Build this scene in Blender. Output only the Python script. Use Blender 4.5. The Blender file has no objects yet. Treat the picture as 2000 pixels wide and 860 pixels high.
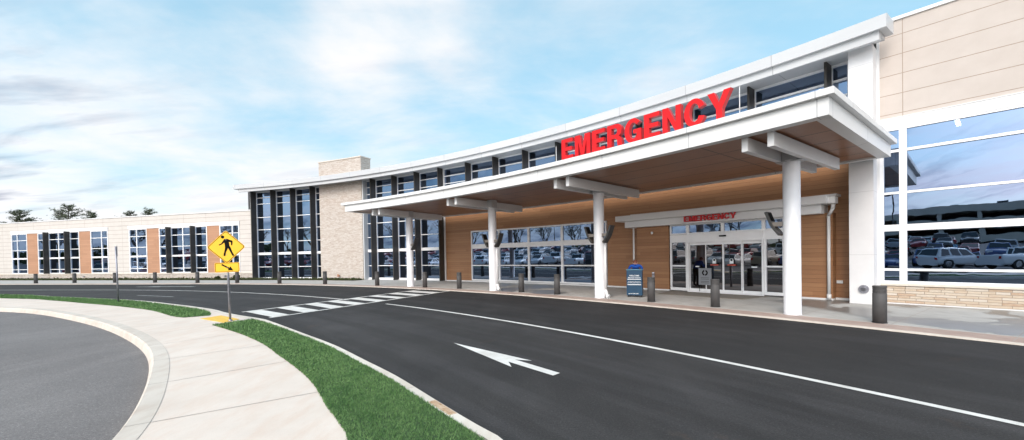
import bpy, bmesh, math, random
from mathutils import Vector, Matrix
random.seed(7)
R=math.radians; pi=math.pi
scn=bpy.context.scene; COL=scn.collection

# ------------------------------------------------------------------ camera
cd=bpy.data.cameras.new('camera'); cam=bpy.data.objects.new('camera',cd); COL.objects.link(cam)
cd.sensor_fit='HORIZONTAL'; cd.sensor_width=36.0; cd.lens=785.26/2000*36.0
cd.shift_y=(509.63-430)/2000; cd.clip_start=.05; cd.clip_end=3000
cam.matrix_world=Matrix.Translation((0,0,1.8))@Matrix.Rotation(R(90-.8246),4,'X')@Matrix.Rotation(R(-1.077),4,'Z')
scn.camera=cam
scn.render.resolution_x=1024; scn.render.resolution_y=440

# ------------------------------------------------------------------ light
SUN_EL,SUN_AZ=38.0,208.0          # azimuth clockwise from +Y (the view direction): behind and left of the camera
sx,sy,sz=math.sin(R(SUN_AZ))*math.cos(R(SUN_EL)),math.cos(R(SUN_AZ))*math.cos(R(SUN_EL)),math.sin(R(SUN_EL))
sl=bpy.data.lights.new('sun','SUN'); sl.energy=.85; sl.angle=R(26); sl.color=(1.0,.89,.81)
so=bpy.data.objects.new('sun',sl); COL.objects.link(so)
so.rotation_euler=Vector((sx,sy,sz)).to_track_quat('Z','Y').to_euler()
scn.view_settings.view_transform='Standard'; scn.view_settings.look='None'
scn.view_settings.gamma=1.0; scn.view_settings.exposure=1.15
scn.view_settings.use_curve_mapping=False

w=bpy.data.worlds.new('World'); scn.world=w; w.use_nodes=True
nt=w.node_tree; nt.nodes.clear()
def N(nt,t,**k):
    n=nt.nodes.new(t)
    for a,b in k.items():
        if a=='ins':
            for i,v in b.items(): n.inputs[i].default_value=v
        else: setattr(n,a,b)
    return n
def L(nt,a,b): nt.links.new(a,b)
def MA(nt,op,a,b=None,clamp=False):
    n=N(nt,'ShaderNodeMath',operation=op,use_clamp=clamp)
    for i,v in enumerate((a,b)):
        if v is None: continue
        if isinstance(v,(int,float)): n.inputs[i].default_value=v
        else: L(nt,v,n.inputs[i])
    return n.outputs[0]
def MIX(nt,f,a,b,mode='MIX'):
    n=N(nt,'ShaderNodeMix',data_type='RGBA',blend_type=mode)
    for s,v in ((0,f),(6,a),(7,b)):
        if isinstance(v,(int,float)): n.inputs[s].default_value=v if s==0 else (v,v,v,1)
        elif isinstance(v,tuple): n.inputs[s].default_value=v if len(v)==4 else v+(1,)
        else: L(nt,v,n.inputs[s])
    return n.outputs[2]
def RAMP(nt,f,stops):
    n=N(nt,'ShaderNodeValToRGB'); e=n.color_ramp.elements
    while len(e)<len(stops): e.new(.5)
    for i,(p,c) in enumerate(stops):
        e[i].position=p; e[i].color=(c,c,c,1) if isinstance(c,(int,float)) else tuple(c)+(1,)
    L(nt,f,n.inputs[0]); return n.outputs[0]
def NOISE(nt,vec,scale,detail=4,rough=.55,dist=0):
    n=N(nt,'ShaderNodeTexNoise',ins={'Scale':scale,'Detail':detail,'Roughness':rough,'Distortion':dist})
    if vec is not None: L(nt,vec,n.inputs['Vector'])
    return n.outputs[0]
def MAPV(nt,vec,scale=(1,1,1),loc=(0,0,0),rot=(0,0,0)):
    n=N(nt,'ShaderNodeMapping'); n.inputs['Scale'].default_value=scale; n.inputs['Location'].default_value=loc; n.inputs['Rotation'].default_value=rot
    L(nt,vec,n.inputs['Vector']); return n.outputs[0]

tc=N(nt,'ShaderNodeTexCoord')
sky=N(nt,'ShaderNodeTexSky',sky_type='NISHITA',sun_disc=False,sun_elevation=R(SUN_EL),sun_rotation=R(SUN_AZ),air_density=1.0,dust_density=1.2,ozone_density=1.0)
sep=N(nt,'ShaderNodeSeparateXYZ'); L(nt,tc.outputs['Generated'],sep.inputs[0])
zz=MA(nt,'ADD',MA(nt,'MAXIMUM',sep.outputs[2],0.0),.16)
cx_=MA(nt,'DIVIDE',sep.outputs[0],zz); cy_=MA(nt,'DIVIDE',sep.outputs[1],zz)
cmb=N(nt,'ShaderNodeCombineXYZ'); L(nt,cx_,cmb.inputs[0]); L(nt,cy_,cmb.inputs[1])
cv=cmb.outputs[0]
n1=NOISE(nt,MAPV(nt,cv,(1,1,1),(3.1,1.7,0)),.95,7,.56,.35)
n2=NOISE(nt,MAPV(nt,cv,(1,1.6,1),(9.1,4.2,2)),2.6,6,.6,.2)
dens=MA(nt,'ADD',MA(nt,'MULTIPLY',n1,.75),MA(nt,'MULTIPLY',n2,.25))
# a few large cloud banks (and clear patches), as directions in the sky
def bank(px,py,rad,amt):
    f_=785.26; u=(px-1000)/f_; v=(509.63-py)/f_
    d=Vector((u,1,v)).normalized()
    dp=N(nt,'ShaderNodeVectorMath',operation='DOT_PRODUCT'); nrm=N(nt,'ShaderNodeVectorMath',operation='NORMALIZE')
    L(nt,tc.outputs['Generated'],nrm.inputs[0]); L(nt,nrm.outputs[0],dp.inputs[0]); dp.inputs[1].default_value=d
    mr=N(nt,'ShaderNodeMapRange',interpolation_type='SMOOTHSTEP'); L(nt,dp.outputs['Value'],mr.inputs[0])
    mr.inputs[1].default_value=math.cos(R(rad)); mr.inputs[2].default_value=math.cos(R(rad*.15)); mr.inputs[3].default_value=0; mr.inputs[4].default_value=amt
    return mr.outputs[0]
for b in ((540,0,16,.07),(740,60,18,.04),(820,150,15,.12),(620,250,16,.09),(230,50,24,-.13),(1550,10,30,-.04),(30,190,18,.09),(450,130,12,-.04),(1220,90,16,.06),(200,330,24,.08)):
    dens=MA(nt,'ADD',dens,bank(*b))
hor=N(nt,'ShaderNodeMapRange',interpolation_type='SMOOTHSTEP'); L(nt,sep.outputs[2],hor.inputs[0])
hor.inputs[1].default_value=.36; hor.inputs[2].default_value=.02; hor.inputs[3].default_value=0; hor.inputs[4].default_value=.16
dens=MA(nt,'ADD',dens,hor.outputs[0])
cov=N(nt,'ShaderNodeMapRange',interpolation_type='SMOOTHSTEP'); L(nt,dens,cov.inputs[0])
cov.inputs[1].default_value=.38; cov.inputs[2].default_value=.80; cov.inputs[3].default_value=0.05; cov.inputs[4].default_value=.97
# thicker cloud is greyer below, thin edges brilliant
n3=NOISE(nt,MAPV(nt,cv,(1,3.0,1),(1.2,7.7,3)),1.5,5,.55,.3)
shade=RAMP(nt,n3,[(.34,0.0),(.52,1.0)])
# clouds on the far (camera-back) side of the sky are the darker, heavier ones
back=N(nt,'ShaderNodeMapRange',interpolation_type='SMOOTHSTEP'); L(nt,sep.outputs[0],back.inputs[0])
back.inputs[1].default_value=-.55; back.inputs[2].default_value=-.95; back.inputs[3].default_value=0.0; back.inputs[4].default_value=1.0
cl=MIX(nt,shade,(4.25,4.2,4.35,1),(4.75,4.65,4.65,1))
cl2=MIX(nt,back.outputs[0],cl,MIX(nt,shade,(.8,1.0,1.7,1),(4.6,4.65,4.9,1)))
skyb=MIX(nt,.55,MIX(nt,1.0,sky.outputs[0],(.85,.92,.80,1),'MULTIPLY'),(2.1,4.1,5.3,1))
skc0=MIX(nt,cov.outputs[0],skyb,cl2)
# warm fill glow added to the sky behind the viewer, brightens walls under the canopy
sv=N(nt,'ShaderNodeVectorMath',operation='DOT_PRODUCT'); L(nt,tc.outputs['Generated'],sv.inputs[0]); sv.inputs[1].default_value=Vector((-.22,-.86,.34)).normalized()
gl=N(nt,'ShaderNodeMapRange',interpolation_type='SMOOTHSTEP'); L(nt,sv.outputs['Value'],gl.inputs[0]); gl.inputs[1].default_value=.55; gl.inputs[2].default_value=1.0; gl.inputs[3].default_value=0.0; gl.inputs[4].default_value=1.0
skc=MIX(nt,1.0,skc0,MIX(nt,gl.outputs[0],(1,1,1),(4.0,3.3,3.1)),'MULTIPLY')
bg=N(nt,'ShaderNodeBackground'); bg.inputs['Strength'].default_value=.10
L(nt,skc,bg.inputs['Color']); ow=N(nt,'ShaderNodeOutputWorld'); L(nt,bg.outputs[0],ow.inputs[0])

# ------------------------------------------------------------------ materials
def mat(name,col=(.5,.5,.5),rough=.6,metal=0,spec=.5,build=None):
    m=bpy.data.materials.new(name); m.use_nodes=True; t=m.node_tree
    b=t.nodes['Principled BSDF']; b.inputs['Base Color'].default_value=tuple(col)+(1,)
    b.inputs['Roughness'].default_value=rough; b.inputs['Metallic'].default_value=metal
    b.inputs['Specular IOR Level'].default_value=spec
    if build: build(t,b)
    return m
def uvn(t): return N(t,'ShaderNodeUVMap').outputs[0]
def obn(t): return N(t,'ShaderNodeTexCoord').outputs['Object']
def geo(t): return N(t,'ShaderNodeNewGeometry').outputs['Position']
def bump(t,b,h,s=.3,d=.01):
    n=N(t,'ShaderNodeBump',ins={'Strength':s,'Distance':d}); L(t,h,n.inputs['Height']); L(t,n.outputs[0],b.inputs['Normal'])
def simple(c1,c2,scale=3,bs=.15,bd=.003,fine=120,rv=.08,src=geo,stretch=(1,1,1)):
    def f(t,b):
        v=MAPV(t,src(t),stretch); n=NOISE(t,v,scale,6,.6)
        L(t,MIX(t,RAMP(t,n,[(.3,0.),(.7,1.)]),c1,c2),b.inputs['Base Color'])
        r0=b.inputs['Roughness'].default_value
        L(t,MA(t,'ADD',MA(t,'MULTIPLY',n,rv*2),r0-rv),b.inputs['Roughness'])
        if bs: bump(t,b,NOISE(t,v,fine,3,.6),bs,bd)
    return f
def asphalt(c1,c2,agg=.5,streak=None):
    def f(t,b):
        g=geo(t); a=NOISE(t,g,.35,5,.6); a2=NOISE(t,MAPV(t,g,(1,.22,1),rot=(0,0,R(-38))),1.1,5,.62); gr=NOISE(t,g,150,2,.7); mid=NOISE(t,g,38,3,.7)
        c=MIX(t,RAMP(t,a,[(.32,0.),(.68,1.)]),c1,c2)
        c=MIX(t,MA(t,'MULTIPLY',RAMP(t,a2,[(.5,0.),(.75,1.)]),.35),c,tuple(x*1.6 for x in c2))
        c=MIX(t,MA(t,'MULTIPLY',RAMP(t,gr,[(.55,0.),(.78,1.)]),agg),c,tuple(min(1,x*3.4) for x in c2))
        c=MIX(t,MA(t,'MULTIPLY',RAMP(t,mid,[(.28,1.),(.5,0.)]),.45),c,tuple(x*.55 for x in c1))
        if streak: c=MIX(t,MA(t,'MULTIPLY',RAMP(t,NOISE(t,g,.8,6,.7),[(.62,0.),(.72,1.)]),.35),c,streak)
        sp_=NOISE(t,g,46,2,.8)
        c=MIX(t,MA(t,'MULTIPLY',RAMP(t,sp_,[(.58,0.),(.70,1.)]),.5),c,tuple(min(1,x*2.3) for x in c2)); c=MIX(t,MA(t,'MULTIPLY',RAMP(t,sp_,[(.30,1.),(.42,0.)]),.5),c,tuple(x*.5 for x in c1))
        if streak:
            dv=N(t,'ShaderNodeVectorMath',operation='DISTANCE'); L(t,MAPV(t,g,(1,1,0)),dv.inputs[0]); dv.inputs[1].default_value=(-37.9,-23.2,0); rr=dv.outputs['Value']
            sg=N(t,'ShaderNodeSeparateXYZ'); L(t,g,sg.inputs[0]); cc=N(t,'ShaderNodeCombineXYZ'); L(t,rr,cc.inputs[0]); L(t,MA(t,'MULTIPLY',MA(t,'ARCTAN2',MA(t,'ADD',sg.outputs[1],23.2),MA(t,'ADD',sg.outputs[0],37.9)),6.0),cc.inputs[1])
            ln=NOISE(t,MAPV(t,cc.outputs[0],(1,.55,1)),1.7,5,.62)
            c=MIX(t,MA(t,'MULTIPLY',RAMP(t,ln,[(.45,0.),(.62,1.)]),.60),c,MIX(t,1.0,c,(1.55,1.55,1.6,1),'MULTIPLY'))
            lane=N(t,'ShaderNodeMapRange'); L(t,MA(t,'ADD',rr,MA(t,'MULTIPLY',ln,.5)),lane.inputs[0]); lane.inputs[1].default_value=51.0; lane.inputs[2].default_value=51.25
            c=MIX(t,lane.outputs[0],c,MIX(t,1.0,c,(.80,.80,.80,1),'MULTIPLY'))
        L(t,c,b.inputs['Base Color'])
        L(t,MA(t,'ADD',MA(t,'MULTIPLY',a2,.25),.66),b.inputs['Roughness'])
        bump(t,b,MA(t,'ADD',NOISE(t,g,90,3,.7),MA(t,'MULTIPLY',mid,.6)),.55,.006)
    return f
def concrete(c1,c2,stain=None,bs=.2,st=.5,wet=False):
    def f(t,b):
        g=geo(t); a=NOISE(t,g,.9,7,.65); m_=NOISE(t,MAPV(t,g,(1,.3,1),rot=(0,0,R(35))),5,6,.65); fine=NOISE(t,g,85,3,.7)
        c=MIX(t,RAMP(t,a,[(.3,0.),(.7,1.)]),c1,c2)
        if stain: c=MIX(t,MA(t,'MULTIPLY',RAMP(t,m_,[(.45,0.),(.72,1.)]),st),c,stain)
        c=MIX(t,MA(t,'MULTIPLY',RAMP(t,fine,[(.25,1.),(.45,0.)]),.25),c,tuple(x*.6 for x in c1))
        r=MA(t,'ADD',MA(t,'MULTIPLY',a,.15),.72)
        if wet:
            wn=NOISE(t,MAPV(t,g,(1,1,1),(4.3,1.0,0)),.55,4,.5,.4)
            wm=RAMP(t,wn,[(.455,0.),(.475,1.)])
            # damp patches only out towards the open end, past the shelter
            sp=N(t,'ShaderNodeSeparateXYZ'); L(t,g,sp.inputs[0])
            en=N(t,'ShaderNodeMapRange'); L(t,sp.outputs[0],en.inputs[0]); en.inputs[1].default_value=8.9; en.inputs[2].default_value=9.3
            en2=N(t,'ShaderNodeMapRange'); L(t,sp.outputs[0],en2.inputs[0]); en2.inputs[1].default_value=2.6; en2.inputs[2].default_value=2.0
            en3=N(t,'ShaderNodeMapRange'); L(t,sp.outputs[0],en3.inputs[0]); en3.inputs[1].default_value=-1.4; en3.inputs[2].default_value=-.8
            wm=MA(t,'MULTIPLY',wm,MA(t,'ADD',en.outputs[0],MA(t,'MULTIPLY',en2.outputs[0],en3.outputs[0]),True))
            c=MIX(t,wm,c,MIX(t,1.0,c,(.42,.41,.41,1),'MULTIPLY')); r=MIX(t,wm,r,.32)
        L(t,c,b.inputs['Base Color']); L(t,r,b.inputs['Roughness'])
        bump(t,b,fine,bs,.003)
    return f
def panels(c1,c2,joint,pz,pu,jw=.02,ou=0.,oz=0.):
    # horizontal boards/panels from UV (metres): joints every pz in height and pu along
    def f(t,b):
        u=uvn(t); s=N(t,'ShaderNodeSeparateXYZ'); L(t,u,s.inputs[0])
        def jt(o,p,off,wd):
            x=MA(t,'FRACT',MA(t,'DIVIDE',MA(t,'ADD',o,off),p)); x=MA(t,'ABSOLUTE',MA(t,'SUBTRACT',x,.5))
            return MA(t,'GREATER_THAN',x,.5-wd/p/2)
        j=MA(t,'MAXIMUM',jt(s.outputs[1],pz,oz,jw),jt(s.outputs[0],pu,ou,jw*.8))
        n=NOISE(t,u,1.4,6,.6); c=MIX(t,RAMP(t,n,[(.3,0.),(.7,1.)]),c1,c2)
        L(t,MIX(t,j,c,joint),b.inputs['Base Color'])
        bump(t,b,MA(t,'SUBTRACT',MA(t,'MULTIPLY',NOISE(t,u,60,3),.25),j),.5,.006)
    return f
def wood(dark,light,bh=.152,bl=3.0,joint=.35,strength=.6):
    def f(t,b):
        u=uvn(t); s=N(t,'ShaderNodeSeparateXYZ'); L(t,u,s.inputs[0])
        row=MA(t,'FLOOR',MA(t,'DIVIDE',s.outputs[1],bh))
        wn=N(t,'ShaderNodeTexWhiteNoise',noise_dimensions='1D'); L(t,row,wn.inputs['W'])
        colu=MA(t,'FLOOR',MA(t,'DIVIDE',MA(t,'ADD',s.outputs[0],MA(t,'MULTIPLY',wn.outputs[0],bl)),bl))
        w2=N(t,'ShaderNodeTexWhiteNoise',noise_dimensions='2D'); cb=N(t,'ShaderNodeCombineXYZ'); L(t,row,cb.inputs[0]); L(t,colu,cb.inputs[1]); L(t,cb.outputs[0],w2.inputs['Vector'])
        gr=NOISE(t,MAPV(t,u,(1.2,26,1)),2.2,6,.65,.6); big=NOISE(t,MAPV(t,u,(.5,1.3,1)),1.2,3,.5)
        v=MA(t,'ADD',MA(t,'ADD',MA(t,'MULTIPLY',gr,.5),MA(t,'MULTIPLY',w2.outputs[0],.30)),MA(t,'MULTIPLY',big,.2))
        c=MIX(t,RAMP(t,v,[(.25,0.),(.85,1.)]),dark,light)
        fr=MA(t,'FRACT',MA(t,'DIVIDE',s.outputs[1],bh)); j=MA(t,'LESS_THAN',fr,.055)
        L(t,MIX(t,MA(t,'MULTIPLY',j,joint*2),c,tuple(x*.35 for x in dark)),b.inputs['Base Color'])
        bump(t,b,MA(t,'SUBTRACT',MA(t,'MULTIPLY',gr,.2),j),strength,.008)
    return f
def ledgestone(cs,mortar,sc=1.0,rh=.062,bw=.34):
    def f(t,b):
        u=uvn(t)
        wob=N(t,'ShaderNodeVectorMath',operation='ADD'); nn=N(t,'ShaderNodeTexNoise',ins={'Scale':6.0,'Detail':2.0}); L(t,u,nn.inputs['Vector'])
        sc_=N(t,'ShaderNodeVectorMath',operation='SCALE'); sc_.inputs['Scale'].default_value=.018; L(t,nn.outputs['Color'],sc_.inputs[0])
        L(t,u,wob.inputs[0]); L(t,sc_.outputs[0],wob.inputs[1])
        def br(bw_,rh_,off,sq):
            k=N(t,'ShaderNodeTexBrick',offset=off,offset_frequency=2,squash=sq,squash_frequency=3)
            for n_,v_ in (('Scale',1.0),('Mortar Size',.006),('Mortar Smooth',.3),('Brick Width',bw_),('Row Height',rh_),('Bias',0.0)): k.inputs[n_].default_value=v_
            k.inputs['Color1'].default_value=(0,0,0,1); k.inputs['Color2'].default_value=(1,1,1,1); k.inputs['Mortar'].default_value=(.5,.5,.5,1)
            L(t,wob.outputs[0],k.inputs['Vector']); return k
        k1=br(bw,rh,.43,.62); k2=br(bw*1.7,rh,.37,1.5)
        v=MA(t,'ADD',MA(t,'MULTIPLY',k1.outputs[0],.6),MA(t,'MULTIPLY',NOISE(t,MAPV(t,u,(3,9,1)),2.0,6,.7),.75))
        c=RAMP(t,v,[(.25,cs[0]),(.45,cs[1]),(.65,cs[2]),(.95,cs[3])])
        L(t,MIX(t,k1.outputs['Fac'],c,mortar),b.inputs['Base Color'])
        h=MA(t,'ADD',MA(t,'MULTIPLY',k1.outputs[0],.7),MA(t,'MULTIPLY',NOISE(t,u,22,5,.7),.8)); h=MA(t,'SUBTRACT',h,MA(t,'MULTIPLY',k1.outputs['Fac'],1.2))
        bump(t,b,h,.9,.03)
    return f
def mkglass(name,refl=(.34,.45,.64),fac=.56,wav=.0020):
    m=bpy.data.materials.new(name); m.use_nodes=True; t=m.node_tree; t.nodes.clear()
    g=N(t,'ShaderNodeBsdfGlossy',distribution='GGX',ins={'Color':refl+(1,),'Roughness':0.0})
    tr=N(t,'ShaderNodeBsdfTransparent',ins={'Color':(.16,.175,.20,1)})
    lw=N(t,'ShaderNodeFresnel',ins={'IOR':1.5}); f=MA(t,'ADD',MA(t,'MULTIPLY',lw.outputs[0],.6),fac,True)
    mx=N(t,'ShaderNodeMixShader'); L(t,f,mx.inputs[0]); L(t,tr.outputs[0],mx.inputs[1]); L(t,g.outputs[0],mx.inputs[2])
    o=N(t,'ShaderNodeOutputMaterial'); L(t,mx.outputs[0],o.inputs[0])
    bn=N(t,'ShaderNodeBump',ins={'Strength':.5,'Distance':wav}); L(t,NOISE(t,geo(t),1.5,2,.5),bn.inputs['Height']); L(t,bn.outputs[0],g.inputs['Normal'])
    return m
def emit(name,c,s):
    m=bpy.data.materials.new(name); m.use_nodes=True; b=m.node_tree.nodes['Principled BSDF']
    b.inputs['Emission Color'].default_value=c+(1,); b.inputs['Emission Strength'].default_value=s; return m
M={}
M['asphalt']=mat('asphalt',rough=.85,spec=.18,build=asphalt((.028,.0265,.0265),(.044,.0415,.041),.40,(.085,.055,.038)))
M['lot']=mat('lot_asphalt',rough=.85,spec=.2,build=asphalt((.128,.117,.115),(.19,.176,.172),.6))
M['walk']=mat('walk_concrete',rough=.8,build=concrete((.61,.52,.45),(.71,.62,.55),(.60,.43,.33),st=.45))
M['lotkerb']=mat('grey_kerb_concrete',rough=.8,build=concrete((.52,.46,.40),(.64,.575,.51),(.42,.31,.24),.4,.5))
M['kerb']=mat('kerb_concrete',rough=.8,build=concrete((.60,.54,.47),(.74,.68,.60),(.44,.33,.25),.3,.4))
M['apron']=mat('apron_concrete',rough=.75,build=concrete((.37,.36,.34),(.47,.46,.435),(.30,.28,.26),.2,.5,True))
M['band']=mat('brown_concrete_band',rough=.8,build=concrete((.36,.26,.22),(.46,.36,.31),(.28,.20,.17),.2,.5))
M['joint']=mat('joint',(.36,.32,.29),.9)
def wornpaint(t,b):
    g=geo(t); n=NOISE(t,g,55,4,.75); m_=NOISE(t,g,1.6,4,.6)
    c=MIX(t,RAMP(t,m_,[(.35,0.),(.65,1.)]),(.60,.57,.53),(.76,.74,.71))
    L(t,MIX(t,MA(t,'MULTIPLY',RAMP(t,MA(t,'ADD',n,MA(t,'MULTIPLY',m_,.25)),[(.40,1.),(.50,0.)]),.8),c,(.10,.10,.10)),b.inputs['Base Color']); bump(t,b,n,.4,.004)
M['paint']=mat('road_paint',rough=.65,build=wornpaint)
M['worn_paint']=mat('worn_paint',rough=.7,build=simple((.12,.12,.12),(.45,.45,.44),4,.2,.003,90))
M['grassbase']=mat('grass_base',rough=.95,build=simple((.025,.060,.020),(.055,.105,.036),5,.8,.03,60))
def turf(t,b):
    g=geo(t); a=NOISE(t,g,2.2,6,.7); c=NOISE(t,g,11,4,.7); d=NOISE(t,g,60,2,.6)
    v=MA(t,'ADD',MA(t,'ADD',MA(t,'MULTIPLY',a,.35),MA(t,'MULTIPLY',c,.4)),MA(t,'MULTIPLY',d,.3))
    col=MIX(t,RAMP(t,v,[(.40,0.),(.66,1.)]),(.050,.130,.038),(.195,.320,.120))
    L(t,MIX(t,MA(t,'MULTIPLY',RAMP(t,c,[(.6,0.),(.75,1.)]),.28),col,(.17,.16,.10)),b.inputs['Base Color'])
M['blade']=mat('grass_blade',rough=.6,spec=.15,build=turf)
M['lot2']=mat('old_asphalt',rough=.9,build=asphalt((.07,.068,.07),(.10,.098,.10),.4))
M['drygrass']=mat('dry_grass',rough=.95,build=simple((.075,.085,.035),(.17,.155,.08),1.5,.6,.03,20))
M['earth']=mat('far_ground',rough=.95,build=simple((.06,.075,.035),(.13,.125,.07),.08,.5,.05,4))
M['tactile']=mat('tactile_yellow',(.78,.48,.06),.7)
def domes(t,b):
    g=geo(t); v=N(t,'ShaderNodeTexVoronoi',ins={'Scale':15.0,'Randomness':0.0}); L(t,MAPV(t,g,(1,1,0),rot=(0,0,R(-28))),v.inputs['Vector'])
    bump(t,b,RAMP(t,v.outputs['Distance'],[(.2,1.),(.45,0.)]),.7,.01)
    L(t,MIX(t,RAMP(t,NOISE(t,g,6),[(.3,0.),(.7,1.)]),(.72,.42,.05),(.82,.52,.09)),b.inputs['Base Color'])
domes(M['tactile'].node_tree,M['tactile'].node_tree.nodes['Principled BSDF'])
def seams(c1,c2,joint,pu):
    def f(t,b):
        u=uvn(t); s_=N(t,'ShaderNodeSeparateXYZ'); L(t,u,s_.inputs[0]); x=MA(t,'FRACT',MA(t,'DIVIDE',s_.outputs[0],pu)); j=MA(t,'LESS_THAN',x,.022/pu)
        pan=N(t,'ShaderNodeTexWhiteNoise',noise_dimensions='1D'); L(t,MA(t,'FLOOR',MA(t,'DIVIDE',s_.outputs[0],pu)),pan.inputs['W'])
        n=MA(t,'ADD',MA(t,'MULTIPLY',NOISE(t,MAPV(t,u,(.6,5,1)),1.0,5,.6),.7),MA(t,'MULTIPLY',pan.outputs[0],.3))
        L(t,MIX(t,j,MIX(t,RAMP(t,n,[(.25,0.),(.8,1.)]),c1,c2),joint),b.inputs['Base Color']); bump(t,b,MA(t,'MULTIPLY',j,-1.0),.4,.004)
    return f
M['whiteseam']=mat('white_fascia_panel',rough=.42,build=seams((.68,.68,.675),(.74,.74,.735),(.42,.42,.43),3.1))
M['seamgrey']=mat('grey_fascia_panel',rough=.40,build=seams((.48,.49,.505),(.54,.55,.56),(.30,.30,.32),3.1))
M['white']=mat('white_metal',rough=.42,build=simple((.68,.68,.68),(.74,.74,.74),.7,.06,.002,8,.05))
M['fascia']=mat('roof_fascia_metal',rough=.40,spec=.5,build=simple((.50,.51,.52),(.56,.57,.58),.8,.05,.002,6,.05))
M['whitewall']=mat('white_panel',rough=.55,build=panels((.64,.64,.65),(.70,.70,.71),(.50,.50,.51),2.0,30,.012,0,.4))
M['column']=mat('column_paint',rough=.35,build=simple((.68,.68,.70),(.74,.74,.76),2,.05,.002,20,.05))
M['alu']=mat('window_frame_white',rough=.35,build=simple((.80,.80,.81),(.85,.85,.86),3,.03,.001,20,.04))
M['soffit']=mat('soffit_panel',rough=.32,spec=.5,build=panels((.25,.115,.062),(.31,.148,.083),(.015,.008,.006),1.2,4.9,.055,1.0,.35))
M['wood']=mat('wood_cladding',rough=.5,build=wood((.27,.125,.056),(.42,.222,.108)))
M['woodpanel']=mat('wood_panel_flat',rough=.5,build=wood((.36,.185,.105),(.48,.265,.16),.2,2.,.25,.3))
M['stone']=mat('ledge_stone',rough=.85,build=ledgestone(((.42,.32,.26),(.56,.475,.41),(.61,.54,.48),(.68,.625,.575)),(.42,.35,.30),1,.062,.30))
M['stone2']=mat('split_stone',rough=.8,build=ledgestone(((.40,.25,.165),(.50,.38,.28),(.55,.46,.36),(.60,.54,.47)),(.30,.24,.19),1,.075,.42))
M['cap']=mat('cast_stone_cap',rough=.8,build=simple((.56,.50,.43),(.66,.60,.53),5,.2,.004,60))
M['beige']=mat('beige_panel',rough=.8,build=panels((.48,.425,.385),(.53,.475,.435),(.33,.26,.21),.61,4.6,.022,4.23,.07))
M['beige2']=mat('pale_beige_siding',rough=.7,build=panels((.52,.485,.45),(.57,.535,.50),(.28,.22,.19),.42,2.9,.026,.5,.0))
M['fin']=mat('dark_bronze_fin',rough=.45,build=simple((.030,.026,.022),(.045,.039,.033),1.5,.05,.002,12,.05))
M['lampmetal']=mat('taupe_lamp_metal',rough=.4,build=simple((.17,.145,.125),(.22,.19,.165),6,.05,.001,30,.05))
M['lampdark']=mat('dark_lamp_metal',rough=.4,build=simple((.035,.032,.03),(.055,.05,.045),6,.05,.001,30,.05))
M['dark']=mat('dark_rubber',(.02,.02,.02),.7)
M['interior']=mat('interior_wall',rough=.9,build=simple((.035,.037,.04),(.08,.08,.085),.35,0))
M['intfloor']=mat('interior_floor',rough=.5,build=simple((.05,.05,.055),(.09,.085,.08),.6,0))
M['glass']=mkglass('window_glass'); M['doorglass']=mkglass('door_glass',(.44,.44,.47),.42)
M['bollard']=mat('bollard_paint',rough=.62,spec=.3,build=simple((.060,.058,.058),(.085,.082,.082),3,.1,.002,60,.06,obn))
M['red']=mat('sign_red',rough=.5,spec=.3,build=simple((.60,.007,.010),(.68,.012,.016),3,.02,.001,20,.05))
M['darkred']=mat('sign_return_red',rough=.4,build=simple((.42,.005,.008),(.50,.008,.012),3,.02,.001,20,.05))
M['smallred']=mat('small_sign_red',rough=.4,build=simple((.50,.018,.022),(.60,.03,.03),5,.02,.001,20,.05))
M['yellow']=mat('sign_yellow',rough=.45,spec=.5,build=simple((.88,.46,.010),(.92,.51,.02),4,.02,.001,20,.04))
M['black']=mat('sign_black',(.006,.006,.006),.8,0,.1)
M['steel']=mat('galvanised_steel',rough=.42,metal=.7,build=simple((.24,.24,.27),(.36,.36,.40),14,.1,.001,60,.08,obn))
M['mat']=mat('door_mat',rough=.95,build=simple((.19,.17,.145),(.26,.235,.20),9,.5,.006,160))
M['blue']=mat('podium_blue',rough=.4,build=simple((.002,.036,.085),(.005,.052,.110),5,.03,.001,20,.05))
M['bluedark']=mat('podium_side',(.004,.035,.075),.5)
M['plaswhite']=mat('white_print',(.75,.78,.8),.5)
M['poster']=mat('poster_grey',(.24,.25,.27),.7)
M['redstrip']=mat('red_strip',(.62,.10,.06),.5)
M['copper']=mat('copper_fitting',(.50,.20,.09),.4,.5)
M['bark']=mat('bark',rough=.9,build=simple((.06,.045,.035),(.12,.095,.075),5,.6,.02,30,.05,obn))
M['needle']=mat('conifer_needles',rough=.7,spec=.2,build=simple((.075,.095,.060),(.150,.165,.105),.6,0))
M['shrub']=mat('shrub_leaves',rough=.7,spec=.2,build=simple((.04,.055,.02),(.11,.12,.05),2.5,0))
M['garage']=mat('garage_concrete',rough=.85,build=simple((.60,.54,.45),(.70,.63,.54),.3,.2,.02,3))
M['skin']=mat('skin',(.62,.33,.24),.5); M['jacket']=mat('blue_jacket',rough=.8,build=simple((.006,.06,.34),(.012,.10,.46),9,.4,.01,25,.05,obn))
M['trouser']=mat('dark_trousers',(.02,.02,.03),.85); M['hair']=mat('reddish_hair',rough=.7,build=simple((.10,.03,.018),(.20,.07,.04),30,.4,.004,90,.05,obn))
M['carglass']=mat('car_glass',(.015,.018,.022),.06,0,.8); M['tyre']=mat('tyre',(.02,.02,.02),.8); M['rim']=mat('rim',(.5,.5,.52),.25,.9)
M['headlight']=mat('headlight',(.75,.77,.8),.1); M['taillight']=mat('taillight',(.5,.01,.01),.2)
CARC={}
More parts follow.
